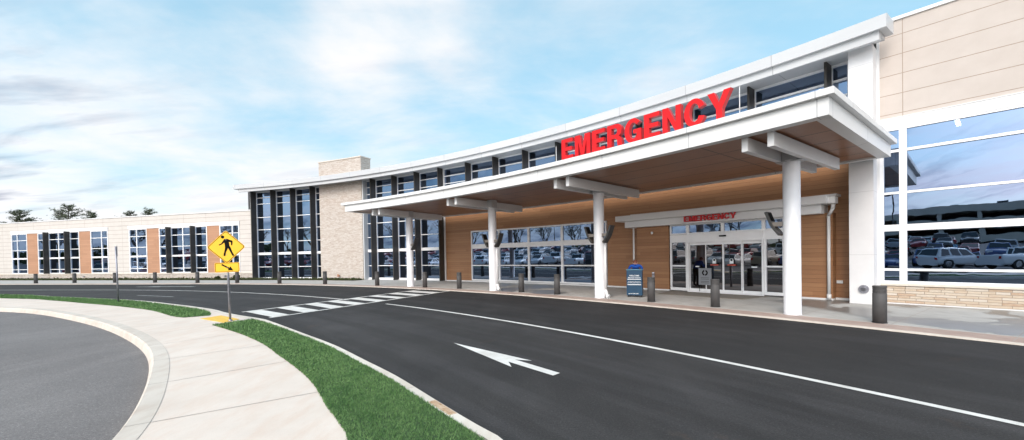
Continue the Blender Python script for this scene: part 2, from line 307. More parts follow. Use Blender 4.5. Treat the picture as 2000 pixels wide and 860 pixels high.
for n_,c_ in (('white',(.78,.78,.78)),('silver',(.42,.43,.45)),('grey',(.12,.125,.13)),('black',(.012,.012,.014)),('red',(.30,.012,.018)),('blue',(.03,.07,.22)),('tan',(.35,.29,.21))):
    m_=mat('car_paint_'+n_,c_,.3,.0); m_.node_tree.nodes['Principled BSDF'].inputs['Coat Weight'].default_value=.8; CARC[n_]=m_

# ------------------------------------------------------------------ mesh helpers
class MB:
    def __init__(s): s.v=[]; s.f=[]; s.uv=[]; s.mi=[]; s.sm=[]
    def face(s,pts,uvs=None,mi=0,smooth=False):
        i=len(s.v); s.v+= [tuple(p) for p in pts]; s.f.append(tuple(range(i,i+len(pts))))
        s.uv.append(uvs or [(p[0],p[1]) for p in pts]); s.mi.append(mi); s.sm.append(smooth)
    def box8(s,c,us=None,mi=0):
        # c: 8 corners: bottom 0..3 ccw, top 4..7
        q=[(0,1,5,4),(1,2,6,5),(2,3,7,6),(3,0,4,7),(4,5,6,7),(3,2,1,0)]
        for k in q:
            p=[Vector(c[i]) for i in k]
            if k[0]<4 and k[2]>3:
                L0=(p[1]-p[0]).length; uv=[(0,p[0].z),(L0,p[1].z),(L0,p[2].z),(0,p[3].z)]
            else: uv=[(a.x,a.y) for a in p]
            s.face(p,uv,mi)
    def box(s,c,d,rot=0,mi=0):
        x,y,z=d[0]/2,d[1]/2,d[2]/2; co,si=math.cos(rot),math.sin(rot)
        P=[(-x,-y,-z),(x,-y,-z),(x,y,-z),(-x,y,-z),(-x,-y,z),(x,-y,z),(x,y,z),(-x,y,z)]
        s.box8([(c[0]+a*co-b*si,c[1]+a*si+b*co,c[2]+e) for a,b,e in P],mi=mi)
    def cyl(s,a,b,r0,r1=None,n=20,cap=True,mi=0,smooth=True):
        r1=r0 if r1 is None else r1; a=Vector(a); b=Vector(b); d=(b-a).normalized()
        t=Vector((1,0,0)) if abs(d.x)<.8 else Vector((0,1,0)); u=d.cross(t).normalized(); v=d.cross(u)
        A=[a+(u*math.cos(2*pi*i/n)+v*math.sin(2*pi*i/n))*r0 for i in range(n)]
        B=[b+(u*math.cos(2*pi*i/n)+v*math.sin(2*pi*i/n))*r1 for i in range(n)]
        for i in range(n):
            j=(i+1)%n; s.face([A[i],A[j],B[j],B[i]][::-1],[(j/n,0),(i/n,0),(i/n,1),(j/n,1)],mi,smooth)
        if cap: s.face(A,None,mi); s.face(B[::-1],None,mi)
    def lathe(s,prof,c=(0,0,0),n=28,mi=0):
        for k in range(len(prof)-1):
            (r0,z0),(r1,z1)=prof[k],prof[k+1]
            for i in range(n):
                a,b=2*pi*i/n,2*pi*(i+1)/n
                p=[(c[0]+r0*math.cos(a),c[1]+r0*math.sin(a),c[2]+z0),(c[0]+r0*math.cos(b),c[1]+r0*math.sin(b),c[2]+z0),(c[0]+r1*math.cos(b),c[1]+r1*math.sin(b),c[2]+z1),(c[0]+r1*math.cos(a),c[1]+r1*math.sin(a),c[2]+z1)]
                if r0<1e-5: p=p[1:]
                elif r1<1e-5: p=p[:3]
                s.face(p,None,mi,abs(z1-z0)>abs(r1-r0)*.3 and abs(z1-z0)>.02)
def build(mb,name,mats,parent=None,bevel=0,merge=True):
    me=bpy.data.meshes.new(name); me.from_pydata(mb.v,[],mb.f)
    uvl=me.uv_layers.new(name='UVMap'); k=0
    flat=[]
    for u in mb.uv:
        for a in u: flat+= [a[0],a[1]]
    uvl.data.foreach_set('uv',flat)
    for m in (mats if isinstance(mats,(list,tuple)) else [mats]): me.materials.append(m)
    me.polygons.foreach_set('material_index',mb.mi); me.polygons.foreach_set('use_smooth',mb.sm)
    if merge:
        bm=bmesh.new(); bm.from_mesh(me); bmesh.ops.remove_doubles(bm,verts=bm.verts,dist=.0002); bmesh.ops.recalc_face_normals(bm,faces=bm.faces); bm.to_mesh(me); bm.free()
    me.update()
    o=bpy.data.objects.new(name,me); COL.objects.link(o)
    if parent is not None:
        o.parent=parent; bpy.context.view_layer.update() if False else None
        o.matrix_parent_inverse=PINV.get(parent.name,Matrix())
    if bevel:
        md=o.modifiers.new('bevel','BEVEL'); md.width=bevel; md.segments=2; md.limit_method='ANGLE'; md.angle_limit=R(35); md.harden_normals=False
    return o
PINV={}
def tag(o,label=None,cat=None,group=None,kind=None):
    if label: o['label']=label
    if cat: o['category']=cat
    if group: o['group']=group
    if kind: o['kind']=kind
    return o
def thing(name,label,cat,loc=(0,0,0),rz=0,group=None,world=True):
    # world=True: its parts are given in world coordinates; otherwise in the thing's own
    o=bpy.data.objects.new(name,None); COL.objects.link(o); o.location=loc; o.rotation_euler=(0,0,rz); o.empty_display_size=.3
    if world: PINV[o.name]=(Matrix.Translation(loc)@Matrix.Rotation(rz,4,'Z')).inverted()
    return tag(o,label,cat,group)
def dup(root,loc,rz=None,label=None,sub=None):
    r=root.copy(); COL.objects.link(r); r.location=loc
    if rz is not None: r.rotation_euler=(0,0,rz)
    if label: r['label']=label
    for ch in list(root.children):
        c=ch.copy(); COL.objects.link(c); c.parent=r
        if sub and len(c.material_slots):
            pass
        for g in ch.children:
            d=g.copy(); COL.objects.link(d); d.parent=c
    return r
def structure(mb,name,m,**k):
    o=build(mb,name,m,**k); o['kind']='structure'; return o

# curved frontage: polar coordinates about the centre of the bend
CX,CY=-37.9,-23.2
def Pp(r,th,z=0): return Vector((CX+r*math.cos(R(th)),CY+r*math.sin(R(th)),z))
def zs(th,z): return z*(1-.00072*(th-37))     # the frontage falls away very slightly to the far end
def sweep(mb,prof,t0,t1,step=.7,caps=True,mi=0,ths=None,fall=True,skew=0):
    # skew: the last end is cut a little off the radius (degrees per metre)
    SK=lambda th,r_: th+(skew*(r_-54.4) if th==T[-1] else 0)
    n=max(1,int(abs(t1-t0)/step)+1); T=ths or [t0+(t1-t0)*i/n for i in range(n+1)]
    zf=zs if fall else (lambda th,z:z)
    m=len(prof)
    for a,b in zip(T[:-1],T[1:]):
        for i in range(m):
            (r0,z0),(r1,z1)=prof[i],prof[(i+1)%m]
            p=[Pp(r0,a,zf(a,z0)),Pp(r0,SK(b,r0),zf(b,z0)),Pp(r1,SK(b,r1),zf(b,z1)),Pp(r1,a,zf(a,z1))]
            ua,ub=-R(a)*60,-R(b)*60
            if abs(z1-z0)>=abs(r1-r0): uv=[(ua,z0),(ub,z0),(ub,z1),(ua,z1)]
            else: uv=[(ua,r0),(ub,r0),(ub,r1),(ua,r1)]
            mb.face(p,uv,mi)
    if caps:
        for th in (T[0],T[-1]):
            mb.face([Pp(r_,SK(th,r_),zf(th,z_)) for r_,z_ in prof],[(r_,z_) for r_,z_ in prof],mi)
    return mb
def rect(r0,r1,z0,z1): return [(r0,z0),(r1,z0),(r1,z1),(r0,z1)]
def rbox(mb,th,r0,r1,w,z0,z1,off=0,mi=0,fall=True):
    # a straight box lying along the radius at th
    d=Vector((math.cos(R(th)),math.sin(R(th)),0)); t=Vector((-d.y,d.x,0)); o=Vector((CX,CY,0))+t*off
    a,b=(zs(th,z0),zs(th,z1)) if fall else (z0,z1)
    c=[o+d*r0-t*w/2,o+d*r1-t*w/2,o+d*r1+t*w/2,o+d*r0+t*w/2]
    mb.box8([p+Vector((0,0,a)) for p in c]+[p+Vector((0,0,b)) for p in c],mi=mi)
# straight frontage frames: s along, d towards the viewer, z up
class Fr:
    def __init__(s,o,dv):
        s.o=Vector((o[0],o[1],0)); s.t=Vector((dv[0],dv[1],0)).normalized(); n=Vector((-s.t.y,s.t.x,0))
        s.n=n if n.dot(-s.o)>0 else -n
    def p(s,a,d,z): return s.o+s.t*a+s.n*d+Vector((0,0,z))
    def box(s,mb,s0,s1,d0,d1,z0,z1,mi=0,k=None):
        kf=k or (lambda a,z:z)
        P=[(s0,d1),(s1,d1),(s1,d0),(s0,d0)]
        c=[s.p(a,d,kf(a,z0)) for a,d in P]+[s.p(a,d,kf(a,z1)) for a,d in P]
        for q,uv in (((0,1,5,4),[(s0,z0),(s1,z0),(s1,z1),(s0,z1)]),((1,2,6,5),[(d1,z0),(d0,z0),(d0,z1),(d1,z1)]),((2,3,7,6),[(s1,z0),(s0,z0),(s0,z1),(s1,z1)]),((3,0,4,7),[(d0,z0),(d1,z0),(d1,z1),(d0,z1)]),((4,5,6,7),[(s0,d1),(s1,d1),(s1,d0),(s0,d0)]),((3,2,1,0),[(s0,d0),(s1,d0),(s1,d1),(s0,d1)])):
            mb.face([c[i] for i in q],uv,mi)
def catmull(pts,n=8):
    o=[]; P=[Vector(p) for p in pts]
    for i in range(len(P)-1):
        a=P[max(i-1,0)]; b=P[i]; c=P[i+1]; d=P[min(i+2,len(P)-1)]
        for k in range(n):
            t=k/n; o.append(.5*((2*b)+(c-a)*t+(2*a-5*b+4*c-d)*t*t+(3*b-a-3*c+d)*t**3))
    o.append(P[-1]); return o
def resample(P,n):
    Ls=[0]
    for a,b in zip(P[:-1],P[1:]): Ls.append(Ls[-1]+(b-a).length)
    o=[];j=0
    for i in range(n):
        t=Ls[-1]*i/(n-1)
        while j<len(P)-2 and Ls[j+1]<t: j+=1
        f=(t-Ls[j])/max(1e-9,Ls[j+1]-Ls[j]); o.append(P[j].lerp(P[j+1],min(1,f)))
    return o
def offset(P,d):
    o=[]
    for i,p in enumerate(P):
        a=P[max(0,i-1)]; b=P[min(len(P)-1,i+1)]; t=(b-a); t.z=0; t.normalize(); o.append(p+Vector((-t.y,t.x,0))*d)
    return o
def ribbon(mb,A,B,za,zb,mi=0):
    for i in range(len(A)-1):
        mb.face([(A[i].x,A[i].y,za),(A[i+1].x,A[i+1].y,za),(B[i+1].x,B[i+1].y,zb),(B[i].x,B[i].y,zb)],None,mi)
def V2(l): return [Vector((a,b,0)) for a,b in l]

# ------------------------------------------------------------------ ground
mb=MB(); mb.face([(-1500,-1500,-.06),(1500,-1500,-.06),(1500,1500,-.06),(-1500,1500,-.06)]); structure(mb,'ground',M['earth'])
# road between the island and the entrance kerb
ROAD_OUT=56.0
def kerbr(th): return ROAD_OUT+(max(0,th-78)**2)*.0095
Tk=[14+i*1.0 for i in range(0,98)]
mb=MB(); 
inner=[Pp(36,t) for t in Tk]; outer=[Pp(kerbr(t)+.03,t) for t in Tk]
ribbon(mb,inner,outer,0,0)
mb.face([(3,-60,0),(30,-60,0),(28,-6,0),(3,-4,0)]) if False else None
structure(mb,'road',M['asphalt'])

lot_edge=V2([(-70,23.5),(-45,21.0),(-30,18.2),(-19.52,15.28),(-17.04,14.37),(-13.66,12.48),(-11.26,10.97),(-9.13,9.43),(-7.31,7.95),(-6.38,7.03),(-5.6,6.14),(-4.94,5.3),(-3.95,4.04),(-3.3,2.8),(-2.9,1.2),(-2.7,-1.5),(-2.7,-9)])
def relax(P,n):
    for _ in range(n): P=[P[0]]+[P[i]*.5+(P[i-1]+P[i+1])*.25 for i in range(1,len(P)-1)]+[P[-1]]
    return P
LE=relax(resample(catmull(lot_edge),300),22)
KB=offset(LE,.26)      # towards the walk
road_edge=V2([(-70,29.3),(-45,26.6),(-28.4,22.4),(-22.5,20.0),(-16.7,17.6),(-13.1,15.55),(-10.3,13.75),(-9.1,12.75),(-8.1,12.0),(-6.97,11.22),(-6.21,10.51),(-4.69,8.98),(-3.37,7.64),(-2.37,6.48),(-1.62,5.6),(-.9,4.65),(-.39,3.98),(-.08,3.59),(.48,2.5),(.88,1.2),(1.08,-1.5),(1.08,-9)])
RE=resample(catmull(road_edge),300)
if (KB[150]-LE[150]).dot(RE[150]-LE[110])<0: KB=offset(LE,-.26)
sgn=1 if (offset(RE,.1)[150]-RE[150]).dot(LE[150]-RE[150])>0 else -1
KI=offset(RE,.155*sgn)
# lot asphalt: from the island edge away behind
mb=MB(); far=[p+Vector((-90,-60,0)) for p in LE]; ribbon(mb,LE,far,.006,.006)
structure(mb,'parking_lot',M['lot'])
# sidewalk slab of the island
mb=MB(); KIr=resample(KI,300); ribbon(mb,KB,KIr,.15,.15); structure(mb,'sidewalk',M['walk'])
# kerb on the lot side (rounded top edge) and on the road side
def kerb(name,E,In,m,h=.152):
    n=len(E); mb=MB()
    e1=[E[i].lerp(In[i],.13) for i in range(n)]; e2=[E[i].lerp(In[i],.24) for i in range(n)]
    ribbon(mb,E,e1,0,h*.80); ribbon(mb,e1,e2,h*.80,h+.001); ribbon(mb,e2,In,h+.001,h+.002)
    return structure(mb,name,m)
kerb('kerb',LE,KB,M['lotkerb']); kerb('kerb',RE,KI,M['kerb'])
# tooled joints in kerbs and walk
mb=MB()
def strip(mb,a,b,wd,z,mi=0):
    a=Vector(a); b=Vector(b); t=(b-a).normalized(); n=Vector((-t.y,t.x,0))*wd/2
    mb.face([(p.x,p.y,z) for p in (a-n,b-n,b+n,a+n)],None,mi)
WG=V2([(-60,23.8),(-35,22.0),(-24,19.3),(-20.5,17.9),(-17.78,16.55),(-14.97,15.15),(-12.27,13.6),(-10.2,12.0),(-9.2,11.1),(-7.74,10.32),(-6.19,9.04),(-4.96,7.9),(-3.96,6.8),(-3.25,6.01),(-2.64,5.26),(-2.1,4.47),(-1.79,4.04),(-1.52,3.62),(-1.1,2.6),(-.8,1.2),(-.6,-1.5),(-.6,-9)])
WGc=catmull(WG)
def nearest(P,q): return min(P,key=lambda p:(p-q).length)
acc=0
for i in range(1,len(KB)):
    acc+=(KB[i]-KB[i-1]).length
    if acc>1.52:
        acc=0; q=KB[i]; g=nearest(WGc,q); 
        strip(mb,q,g,.011,.1535)
        strip(mb,LE[i].lerp(KB[i],.2),KB[i],.012,.1555)
acc=0
for i in range(1,len(RE)):
    acc+=(RE[i]-RE[i-1]).length
    if acc>2.9: acc=0; strip(mb,RE[i].lerp(KI[i],.2),KI[i],.012,.1555)
ribbon(mb,offset(KB,.003),offset(KB,-.006),.1535,.1535)
structure(mb,'paving_joint',M['joint'],merge=False)
# dropped tactile pad at the crossing
mb=MB(); q=[(-8.62,11.06),(-7.92,11.50),(-7.23,10.82),(-7.86,10.42)]
q=[(-8.90,11.42),(-8.74,12.02),(-7.62,11.18),(-7.66,10.62)]
mb.box8([(a,b,.15) for a,b in q]+[(a,b,.158) for a,b in q]); structure(mb,'tactile_paving',M['tactile'])

# entrance side: flush kerb strip, brown band, concrete apron
def ring(name,r0,r1,z,m,t0=14,t1=110,dz=.02):
    T=[t0+i*1.0 for i in range(int(t1-t0)+1)]; mb=MB()
    A=[Pp(kerbr(t)+r0,t) for t in T]; B=[Pp(kerbr(t)+r1,t) for t in T]
    ribbon(mb,A,A,z-dz-.03,z); ribbon(mb,A,B,z,z); return structure(mb,name,m,merge=False)
ring('kerb',0,.16,.022,M['kerb']); ring('sidewalk',.16,.85,.026,M['band']); ring('sidewalk',.85,12,.030,M['apron'])
mb=MB()
for k in range(0,40):
    th=33+k*1.85
    if th>92: break
    strip(mb,Pp(kerbr(th)+.17,th),Pp(kerbr(th)+.85,th),.014,.0285)
    strip(mb,Pp(kerbr(th)+.86,th),Pp(61.2,th),.016,.0335)
T=[30+i for i in range(62)]
ribbon(mb,[Pp(kerbr(t)+2.9,t) for t in T],[Pp(kerbr(t)+2.915,t) for t in T],.0335,.0335)
structure(mb,'paving_joint',M['joint'],merge=False)

# painted markings
LN=50.87
def arcstrip(mb,r,t0,t1,wd,z=.006,rf=lambda t:0):
    n=max(2,int(abs(t1-t0)*1.5)); T=[t0+(t1-t0)*i/n for i in range(n+1)]
    ribbon(mb,[Pp(r-wd/2+rf(t),t) for t in T],[Pp(r+wd/2+rf(t),t) for t in T],z,z)
mb=MB(); arcstrip(mb,LN,14,49.55,.115); structure(mb,'lane_line',M['paint'])
mb=MB(); arcstrip(mb,LN,52.6,100,.115,rf=lambda t:max(0,t-78)**2*.007); structure(mb,'lane_line',M['paint'])
u0,u1=Vector((-9.35,13.85,0)),Vector((-5.02,21.85,0)); l0,l1=Vector((-7.5,12.35,0)),Vector((-3.22,20.8,0))
mb=MB(); strip(mb,u0,u1,.13,.007); strip(mb,l0,l1,.13,.007)
BARS=[(.01,.069,.012,.071),(.13,.195,.124,.186),(.253,.31,.236,.295),(.362,.42,.347,.405),(.480,.54,.462,.522),(.60,.66,.59,.650),(.735,.80,.715,.781),(.862,.93,.84,.91)]
for a,b,c,d in BARS:
    mb.face([(p.x,p.y,.011) for p in (l0.lerp(l1,c),l0.lerp(l1,d),u0.lerp(u1,b),u0.lerp(u1,a))])
structure(mb,'crosswalk',M['paint'],merge=False)
mb=MB(); A=[(-1.24,8.29),(.31,6.77),(.02,6.87),(.69,6.04),(.575,5.92),(-.09,6.74),(-.04,6.42)]
mb.face([(A[0][0],A[0][1],.007),(A[6][0],A[6][1],.007),(A[5][0],A[5][1],.007),(A[2][0],A[2][1],.007),(A[1][0],A[1][1],.007)])
mb.face([(A[5][0],A[5][1],.007),(A[4][0],A[4][1],.007),(A[3][0],A[3][1],.007),(A[2][0],A[2][1],.007)])
structure(mb,'direction_arrow',M['paint'])
mb=MB(); arcstrip(mb,53.6,73,77.5,.35,.007); arcstrip(mb,53.3,76.0,78.3,.25,.009); arcstrip(mb,48.2,64.5,68.5,.12,.007); structure(mb,'worn_marking',M['worn_paint'],merge=False)

# grass strips with blades
def inset(P,Q,n): return resample(P,n),resample(Q,n)
def sub(P,x0,x1): return [p for p in P if x0<=p.x<=x1 and p.y>-3]
grass=[]
# near strip
NG_in=V2([(-7.72,10.28),(-6.19,9.04),(-4.96,7.9),(-3.96,6.8),(-3.25,6.01),(-2.64,5.26),(-2.1,4.47),(-1.79,4.04),(-1.52,3.62),(-1.1,2.6),(-.8,1.2),(-.6,-1.5),(-.6,-9)])
NG_out=V2([(-7.25,11.15),(-6.32,10.35),(-4.88,8.96),(-3.45,7.5),(-2.47,6.35),(-1.73,5.48),(-1.01,4.53),(-.51,3.87),(-.24,3.5),(.32,2.45),(.71,1.2),(.9,-1.5),(.9,-9)])
FG_in=V2([(-60,23.8),(-35,22.0),(-24,19.3),(-20.5,17.9),(-17.78,16.55),(-14.97,15.15),(-12.27,13.6),(-10.3,12.1),(-9.62,11.72)])
FG_out=V2([(-60,28.0),(-45,26.2),(-28.4,22.1),(-22.5,19.75),(-16.7,17.35),(-13.15,15.25),(-10.6,13.6),(-9.6,12.7),(-9.1,12.05)])
import numpy as np
rng=np.random.default_rng(3)
def grass_strip(A,B,seed,near):
    a,b=resample(catmull(A),160),resample(catmull(B),160)
    mb=MB(); 
    ribbon(mb,a,b,.156,.156)
    structure(mb,'lawn',M['grassbase'])
    vs=[];fs=[]
    for i in range(159):
        q=[a[i],a[i+1],b[i+1],b[i]]; c=(q[0]+q[2])/2; dist=math.hypot(c.x,c.y)
        if c.y<1.5: continue
        area=((q[1]-q[0]).cross(q[3]-q[0])).length
        dens=9000 if dist<5 else 9000*(5/dist)**1.7
        h0=.020*(1 if dist<6 else (dist/6)**.5); w0=.0024*(1 if dist<4 else (dist/4)**.85)
        for _ in range(int(area*dens)):
            s,t=rng.random(),rng.random(); s2=-.012+1.024*s
            t=t if near else t
            p=q[0]*(1-t)*(1-s2)+q[1]*t*(1-s2)+q[2]*t*s2+q[3]*(1-t)*s2
            an=rng.random()*6.283; h=h0*(.6+.9*rng.random()); w_=w0*(.7+.6*rng.random()); ln=h*(.3+.9*rng.random()); la=rng.random()*6.283
            k=len(vs); dx,dy=math.cos(an)*w_,math.sin(an)*w_
            mx,my=p.x+math.cos(la)*ln*.35,p.y+math.sin(la)*ln*.35
            vs+= [(p.x-dx,p.y-dy,.155),(p.x+dx,p.y+dy,.155),(mx+dx*.7,my+dy*.7,.155+h*.6),(mx-dx*.7,my-dy*.7,.155+h*.6),(p.x+math.cos(la)*ln,p.y+math.sin(la)*ln,.155+h)]
            fs+= [(k,k+1,k+2,k+3),(k+3,k+2,k+4)]
    me=bpy.data.meshes.new('grass'); me.from_pydata(vs,[],fs); me.materials.append(M['blade'])
    o=bpy.data.objects.new('grass',me); COL.objects.link(o); return o
g1=grass_strip(NG_in,NG_out,1,True); tag(g1,'short green turf strip between the pale walk and the road kerb, nearest the camera','grass',kind='stuff')
g2=grass_strip(FG_in,FG_out,2,False); tag(g2,'far green turf strip beyond the crossing, running out of frame at left','grass',kind='stuff')

# ------------------------------------------------------------------ windows
def window(parent,p0,p1,rows,cols=1,thick=None,fw=.055,fd=.10,glass='glass',wdiv=None,zf=lambda z:z,inset_=0.02,ends=(1,1)):
    """flat bay between plan points p0,p1; rows: list of (z_center, bar height) horizontals; frame child pane"""
    p0=Vector((p0[0],p0[1],0)); p1=Vector((p1[0],p1[1],0)); F=Fr.__new__(Fr); F.o=p0; F.t=(p1-p0).normalized()
    n=Vector((-F.t.y,F.t.x,0)); F.n=n if n.dot(-p0)>0 else -n
    Lg=(p1-p0).length; mb=MB()
    z0=zf(rows[0][0]-rows[0][1]/2); z1=zf(rows[-1][0]+rows[-1][1]/2)
    xs=wdiv if wdiv else [Lg*i/cols for i in range(cols+1)]
    # bars are butted: verticals full height, horizontals between verticals, a hair shallower
    vw=[fw if (0<i<len(xs)-1 or ends[0 if i==0 else 1]) else .02 for i in range(len(xs))]
    for i,x in enumerate(xs):
        a=x-vw[i]/2 if 0<i<len(xs)-1 else (x if i==0 else x-vw[i]); b=a+vw[i]
        F.box(mb,a,b,-fd/2,fd/2,z0,z1)
    for i in range(len(xs)-1):
        a=xs[i]+(vw[i] if i==0 else vw[i]/2); b=xs[i+1]-(vw[i+1] if i+1==len(xs)-1 else vw[i+1]/2)
        for z,h in rows: F.box(mb,a,b,-fd/2+.003,fd/2-.004-(0 if h<.12 else -.012),zf(z-h/2),zf(z+h/2))
    fr=build(mb,'window',M['alu'],parent)
    mp=MB()
    for i in range(len(xs)-1):
        for (za,ha),(zb,hb) in zip(rows[:-1],rows[1:]):
            a,b=xs[i]+.01,xs[i+1]-.01; c,d=zf(za),zf(zb)
            # toughened panes never sit perfectly true
            e=[random.uniform(-.006,.006) for _ in range(3)]; dd=-inset_
            mp.face([F.p(a,dd+e[0],c),F.p(b,dd+e[1],c),F.p(b,dd+e[1]+e[2],d),F.p(a,dd+e[0]+e[2],d)])
    pn=build(mp,'pane',M[glass],fr,merge=False)
    return fr,F
class _P: pass
# parenting sub-parts needs the world offset of the top thing carried by the part only
_old=build
def build(mb,name,mats,parent=None,**k):
    o=_old(mb,name,mats,None,**k)
    if parent is not None:
        o.parent=parent
        o.matrix_parent_inverse=PINV.get(parent.name,Matrix()) if parent.type=='EMPTY' else Matrix()
    return o

# ------------------------------------------------------------------ main building
HB=thing('hospital_building','long curved two storey hospital front with wood cladding, dark fins and white roof edge','building',tuple(Pp(61.8,50)))
STEP=(64.0-48.6)/7
finsR=[64.01,61.91,59.78,57.62,55.25,53.05,50.84,48.6,46.33,44.06,41.79,39.51,37.23]           # 64.0 ... 37.6
finsL=[76.3,74.25,72.2,70.15]
WR=61.8
# curtain wall left of stone tower
TH=[76.9]+[76.3,74.25,72.2,70.15]+[69.25]
rowsL=[(.14,.10),(1.17,.05),(2.40,.22),(3.5,.05),(4.65,.05),(5.8,.05),(7.05,.05),(7.62,.05),(8.15,.08)]
def bay(t0,t1,rows,**k):
    tm=(t0+t1)/2
    return window(HB,Pp(WR,t0),Pp(WR,t1),rows,zf=lambda z:zs(tm,z),**k)
for a,b in zip(TH[:-1],TH[1:]): bay(a,b,rowsL)
# middle curtain wall, full height, then strip above the canopy
TM=[65.05]+finsR[:3]+[57.6]
for a,b in zip(TM[:-1],TM[1:]): bay(a,b,rowsL)
rowsU=[(5.45,.1),(5.8,.05),(7.08,.05),(7.62,.07),(8.15,.08)]
TU=[57.6]+finsR[4:]+[36.75]
TU=[t for i,t in enumerate(TU) if i==0 or TU[i-1]-t>.3]
for a,b in zip(TU[:-1],TU[1:]): bay(a,b,rowsU)
for th in finsL+[t for t in finsR]:
    mb=MB(); lo=.05 if th>57 else 5.42
    rbox(mb,th,61.18,61.735,.075,lo,8.19); build(mb,'fin',M['fin'],HB,bevel=.006)
# white head band between glass and soffit, sill strip at foot
for a,b in ((76.9,69.25),(65.05,36.75)):
    mb=MB(); sweep(mb,rect(61.72,61.98,8.19,8.2),a,b); build(mb,'head_trim',M['white'],HB)
for a,b in ((76.9,69.25),(65.05,57.6)):
    mb=MB(); sweep(mb,rect(61.66,61.98,.02,.09),a,b); build(mb,'base_trim',M['white'],HB)
# corner returns
mb=MB(); rbox(mb,57.56,61.68,61.95,.09,.03,8.34); build(mb,'corner_trim',M['white'],HB)
# wood cladding in pieces round its window and the vestibule
def clad(t0,t1,z0,z1,r0=WR-.04,name='wood_cladding'):
    mb=MB(); sweep(mb,rect(r0,r0+.2,z0,z1),t0,t1); return build(mb,name,M['wood'],HB)
clad(57.5,55.35,.10,5.4); clad(55.35,45.95,3.54,5.4); clad(45.95,36.75,.10,5.4)
mb=MB(); sweep(mb,rect(61.66,61.95,.02,.10),57.5,36.75); build(mb,'base_trim',M['white'],HB)
# ground-floor window band in the wood wall
rowsW=[(.16,.08),(1.15,.07),(2.45,.30),(3.49,.09)]
TW=[55.32,53.1,50.9,48.65,45.98]
for a,b in zip(TW[:-1],TW[1:]):
    tm=(a+b)/2; window(HB,Pp(61.77,a),Pp(61.77,b),rowsW,zf=lambda z:zs(tm,z),fw=.07)
# stone tower
mb=MB(); sweep(mb,rect(61.32,62.3,0.0,8.3),69.3,65.0,step=.9); build(mb,'stone_tower',M['stone'],HB)
mb=MB(); sweep(mb,rect(61.32,62.35,8.2,10.12),69.3,65.0,step=.9); ch=build(mb,'chimney',M['stone'],HB)
mb=MB(); sweep(mb,rect(61.27,62.4,10.12,10.2),69.34,64.96,step=.9); build(mb,'coping',M['cap'],ch)
mb=MB(); rbox(mb,65.0,61.36,61.9,.10,.02,8.3,off=-.07); build(mb,'corner_trim',M['fascia'],HB)
# roof edge, stepped
mb=MB(); sweep(mb,[(60.40,8.03),(60.55,8.03),(60.62,8.19),(61.05,8.19),(61.05,8.32),(60.40,8.32)],76.75,35.78); build(mb,'soffit',M['seamgrey'],HB)
mb=MB(); sweep(mb,rect(61.04,63,8.19,8.30),76.75,36.2); build(mb,'soffit',M['seamgrey'],HB)
mb=MB(); sweep(mb,[(60.27,8.30),(61.08,8.302),(61.08,8.70),(60.33,8.71),(60.27,8.68)],77.15,35.60); build(mb,'roof_fascia',M['seamgrey'],HB)
mb=MB(); sweep(mb,rect(61.07,75,8.31,8.62),77.1,36.4); build(mb,'roof',M['fascia'],HB)
# dark rooms behind the glass
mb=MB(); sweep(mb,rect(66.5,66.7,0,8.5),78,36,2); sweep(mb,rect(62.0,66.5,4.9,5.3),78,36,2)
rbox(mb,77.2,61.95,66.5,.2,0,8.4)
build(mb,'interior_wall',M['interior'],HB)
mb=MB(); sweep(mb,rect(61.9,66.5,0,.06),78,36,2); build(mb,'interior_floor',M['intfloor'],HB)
# pillar at the end of the roof
w0=(12.04,12.89); dvR=(.639,-.769)
RW=Fr(w0,dvR)
# pillar in the right-wing frame
pf=Vector((10.96,13.06,0)); rel=pf-RW.o; ps=rel.dot(RW.t); pd=rel.dot(RW.n)
mb=MB(); RW.box(mb,ps,ps+.60,-.5,pd,0.03,8.16); build(mb,'pillar',M['whitewall'],HB)
mb=MB(); c=RW.p(ps+.35,pd,.50); mb.cyl(c,c+RW.n*.05,.135,.125,28); mb.cyl(c+RW.n*.045,c+RW.n*.07,.085,.07,24); v_=build(mb,'wall_vent',M['steel'],HB)
mb=MB()
for k in range(5):
    RW.box(mb,ps+.35-.06,ps+.35+.06,pd+.07,pd+.08,.455+k*.02,.463+k*.02)
build(mb,'grille',M['dark'],v_)
mb=MB(); rbox(mb,37.02,61.70,61.76,.17,.60,.70,mi=0); build(mb,'outlet_cover',M['plaswhite'],HB)
for th,g in ((41.5,'x'),):
    pass
# hydrant connection and floodlight on the stone tower
c=Pp(61.32,67.4,.33); mb=MB(); d_=Vector((math.cos(R(67.4)),math.sin(R(67.4)),0)); mb.cyl(c,c-d_*.22,.06,.06,16); mb.cyl(c-d_*.16+Vector((-.1,0,0)),c-d_*.16+Vector((.1,0,0)),.05,.05,14); mb.cyl(c-d_*.2,c-d_*.2+Vector((0,0,.16)),.04,.04,14)
build(mb,'hose_connection',M['copper'],HB)
# ------------------------------------------------------------------ right wing (same building, flat wall)
k0=-.24
mb=MB(); RW.box(mb,k0,14,-.35,0,5.88,8.93); build(mb,'beige_wall',M['beige'],HB)
mb=MB(); RW.box(mb,k0+.12,14,-.4,.05,8.93,9.03); build(mb,'coping',M['white'],HB)
mb=MB(); RW.box(mb,k0,14,-.3,.06,5.56,5.885); RW.box(mb,k0,14,-.3,.075,5.875,5.9); build(mb,'head_trim',M['white'],HB)
mb=MB(); RW.box(mb,k0,14,-.3,.03,.06,.60); build(mb,'stone_base',M['stone2'],HB)
mb=MB(); RW.box(mb,k0,14,-.32,.075,.60,.675); build(mb,'stone_cap',M['cap'],HB,bevel=.008)
mb=MB(); RW.box(mb,k0,14,-.3,.05,.02,.06); build(mb,'base_trim',M['white'],HB)
mb=MB(); RW.box(mb,ps+.60,k0+.0+.08,-.45,.10,.03,8.9); build(mb,'corner_trim',M['white'],HB)
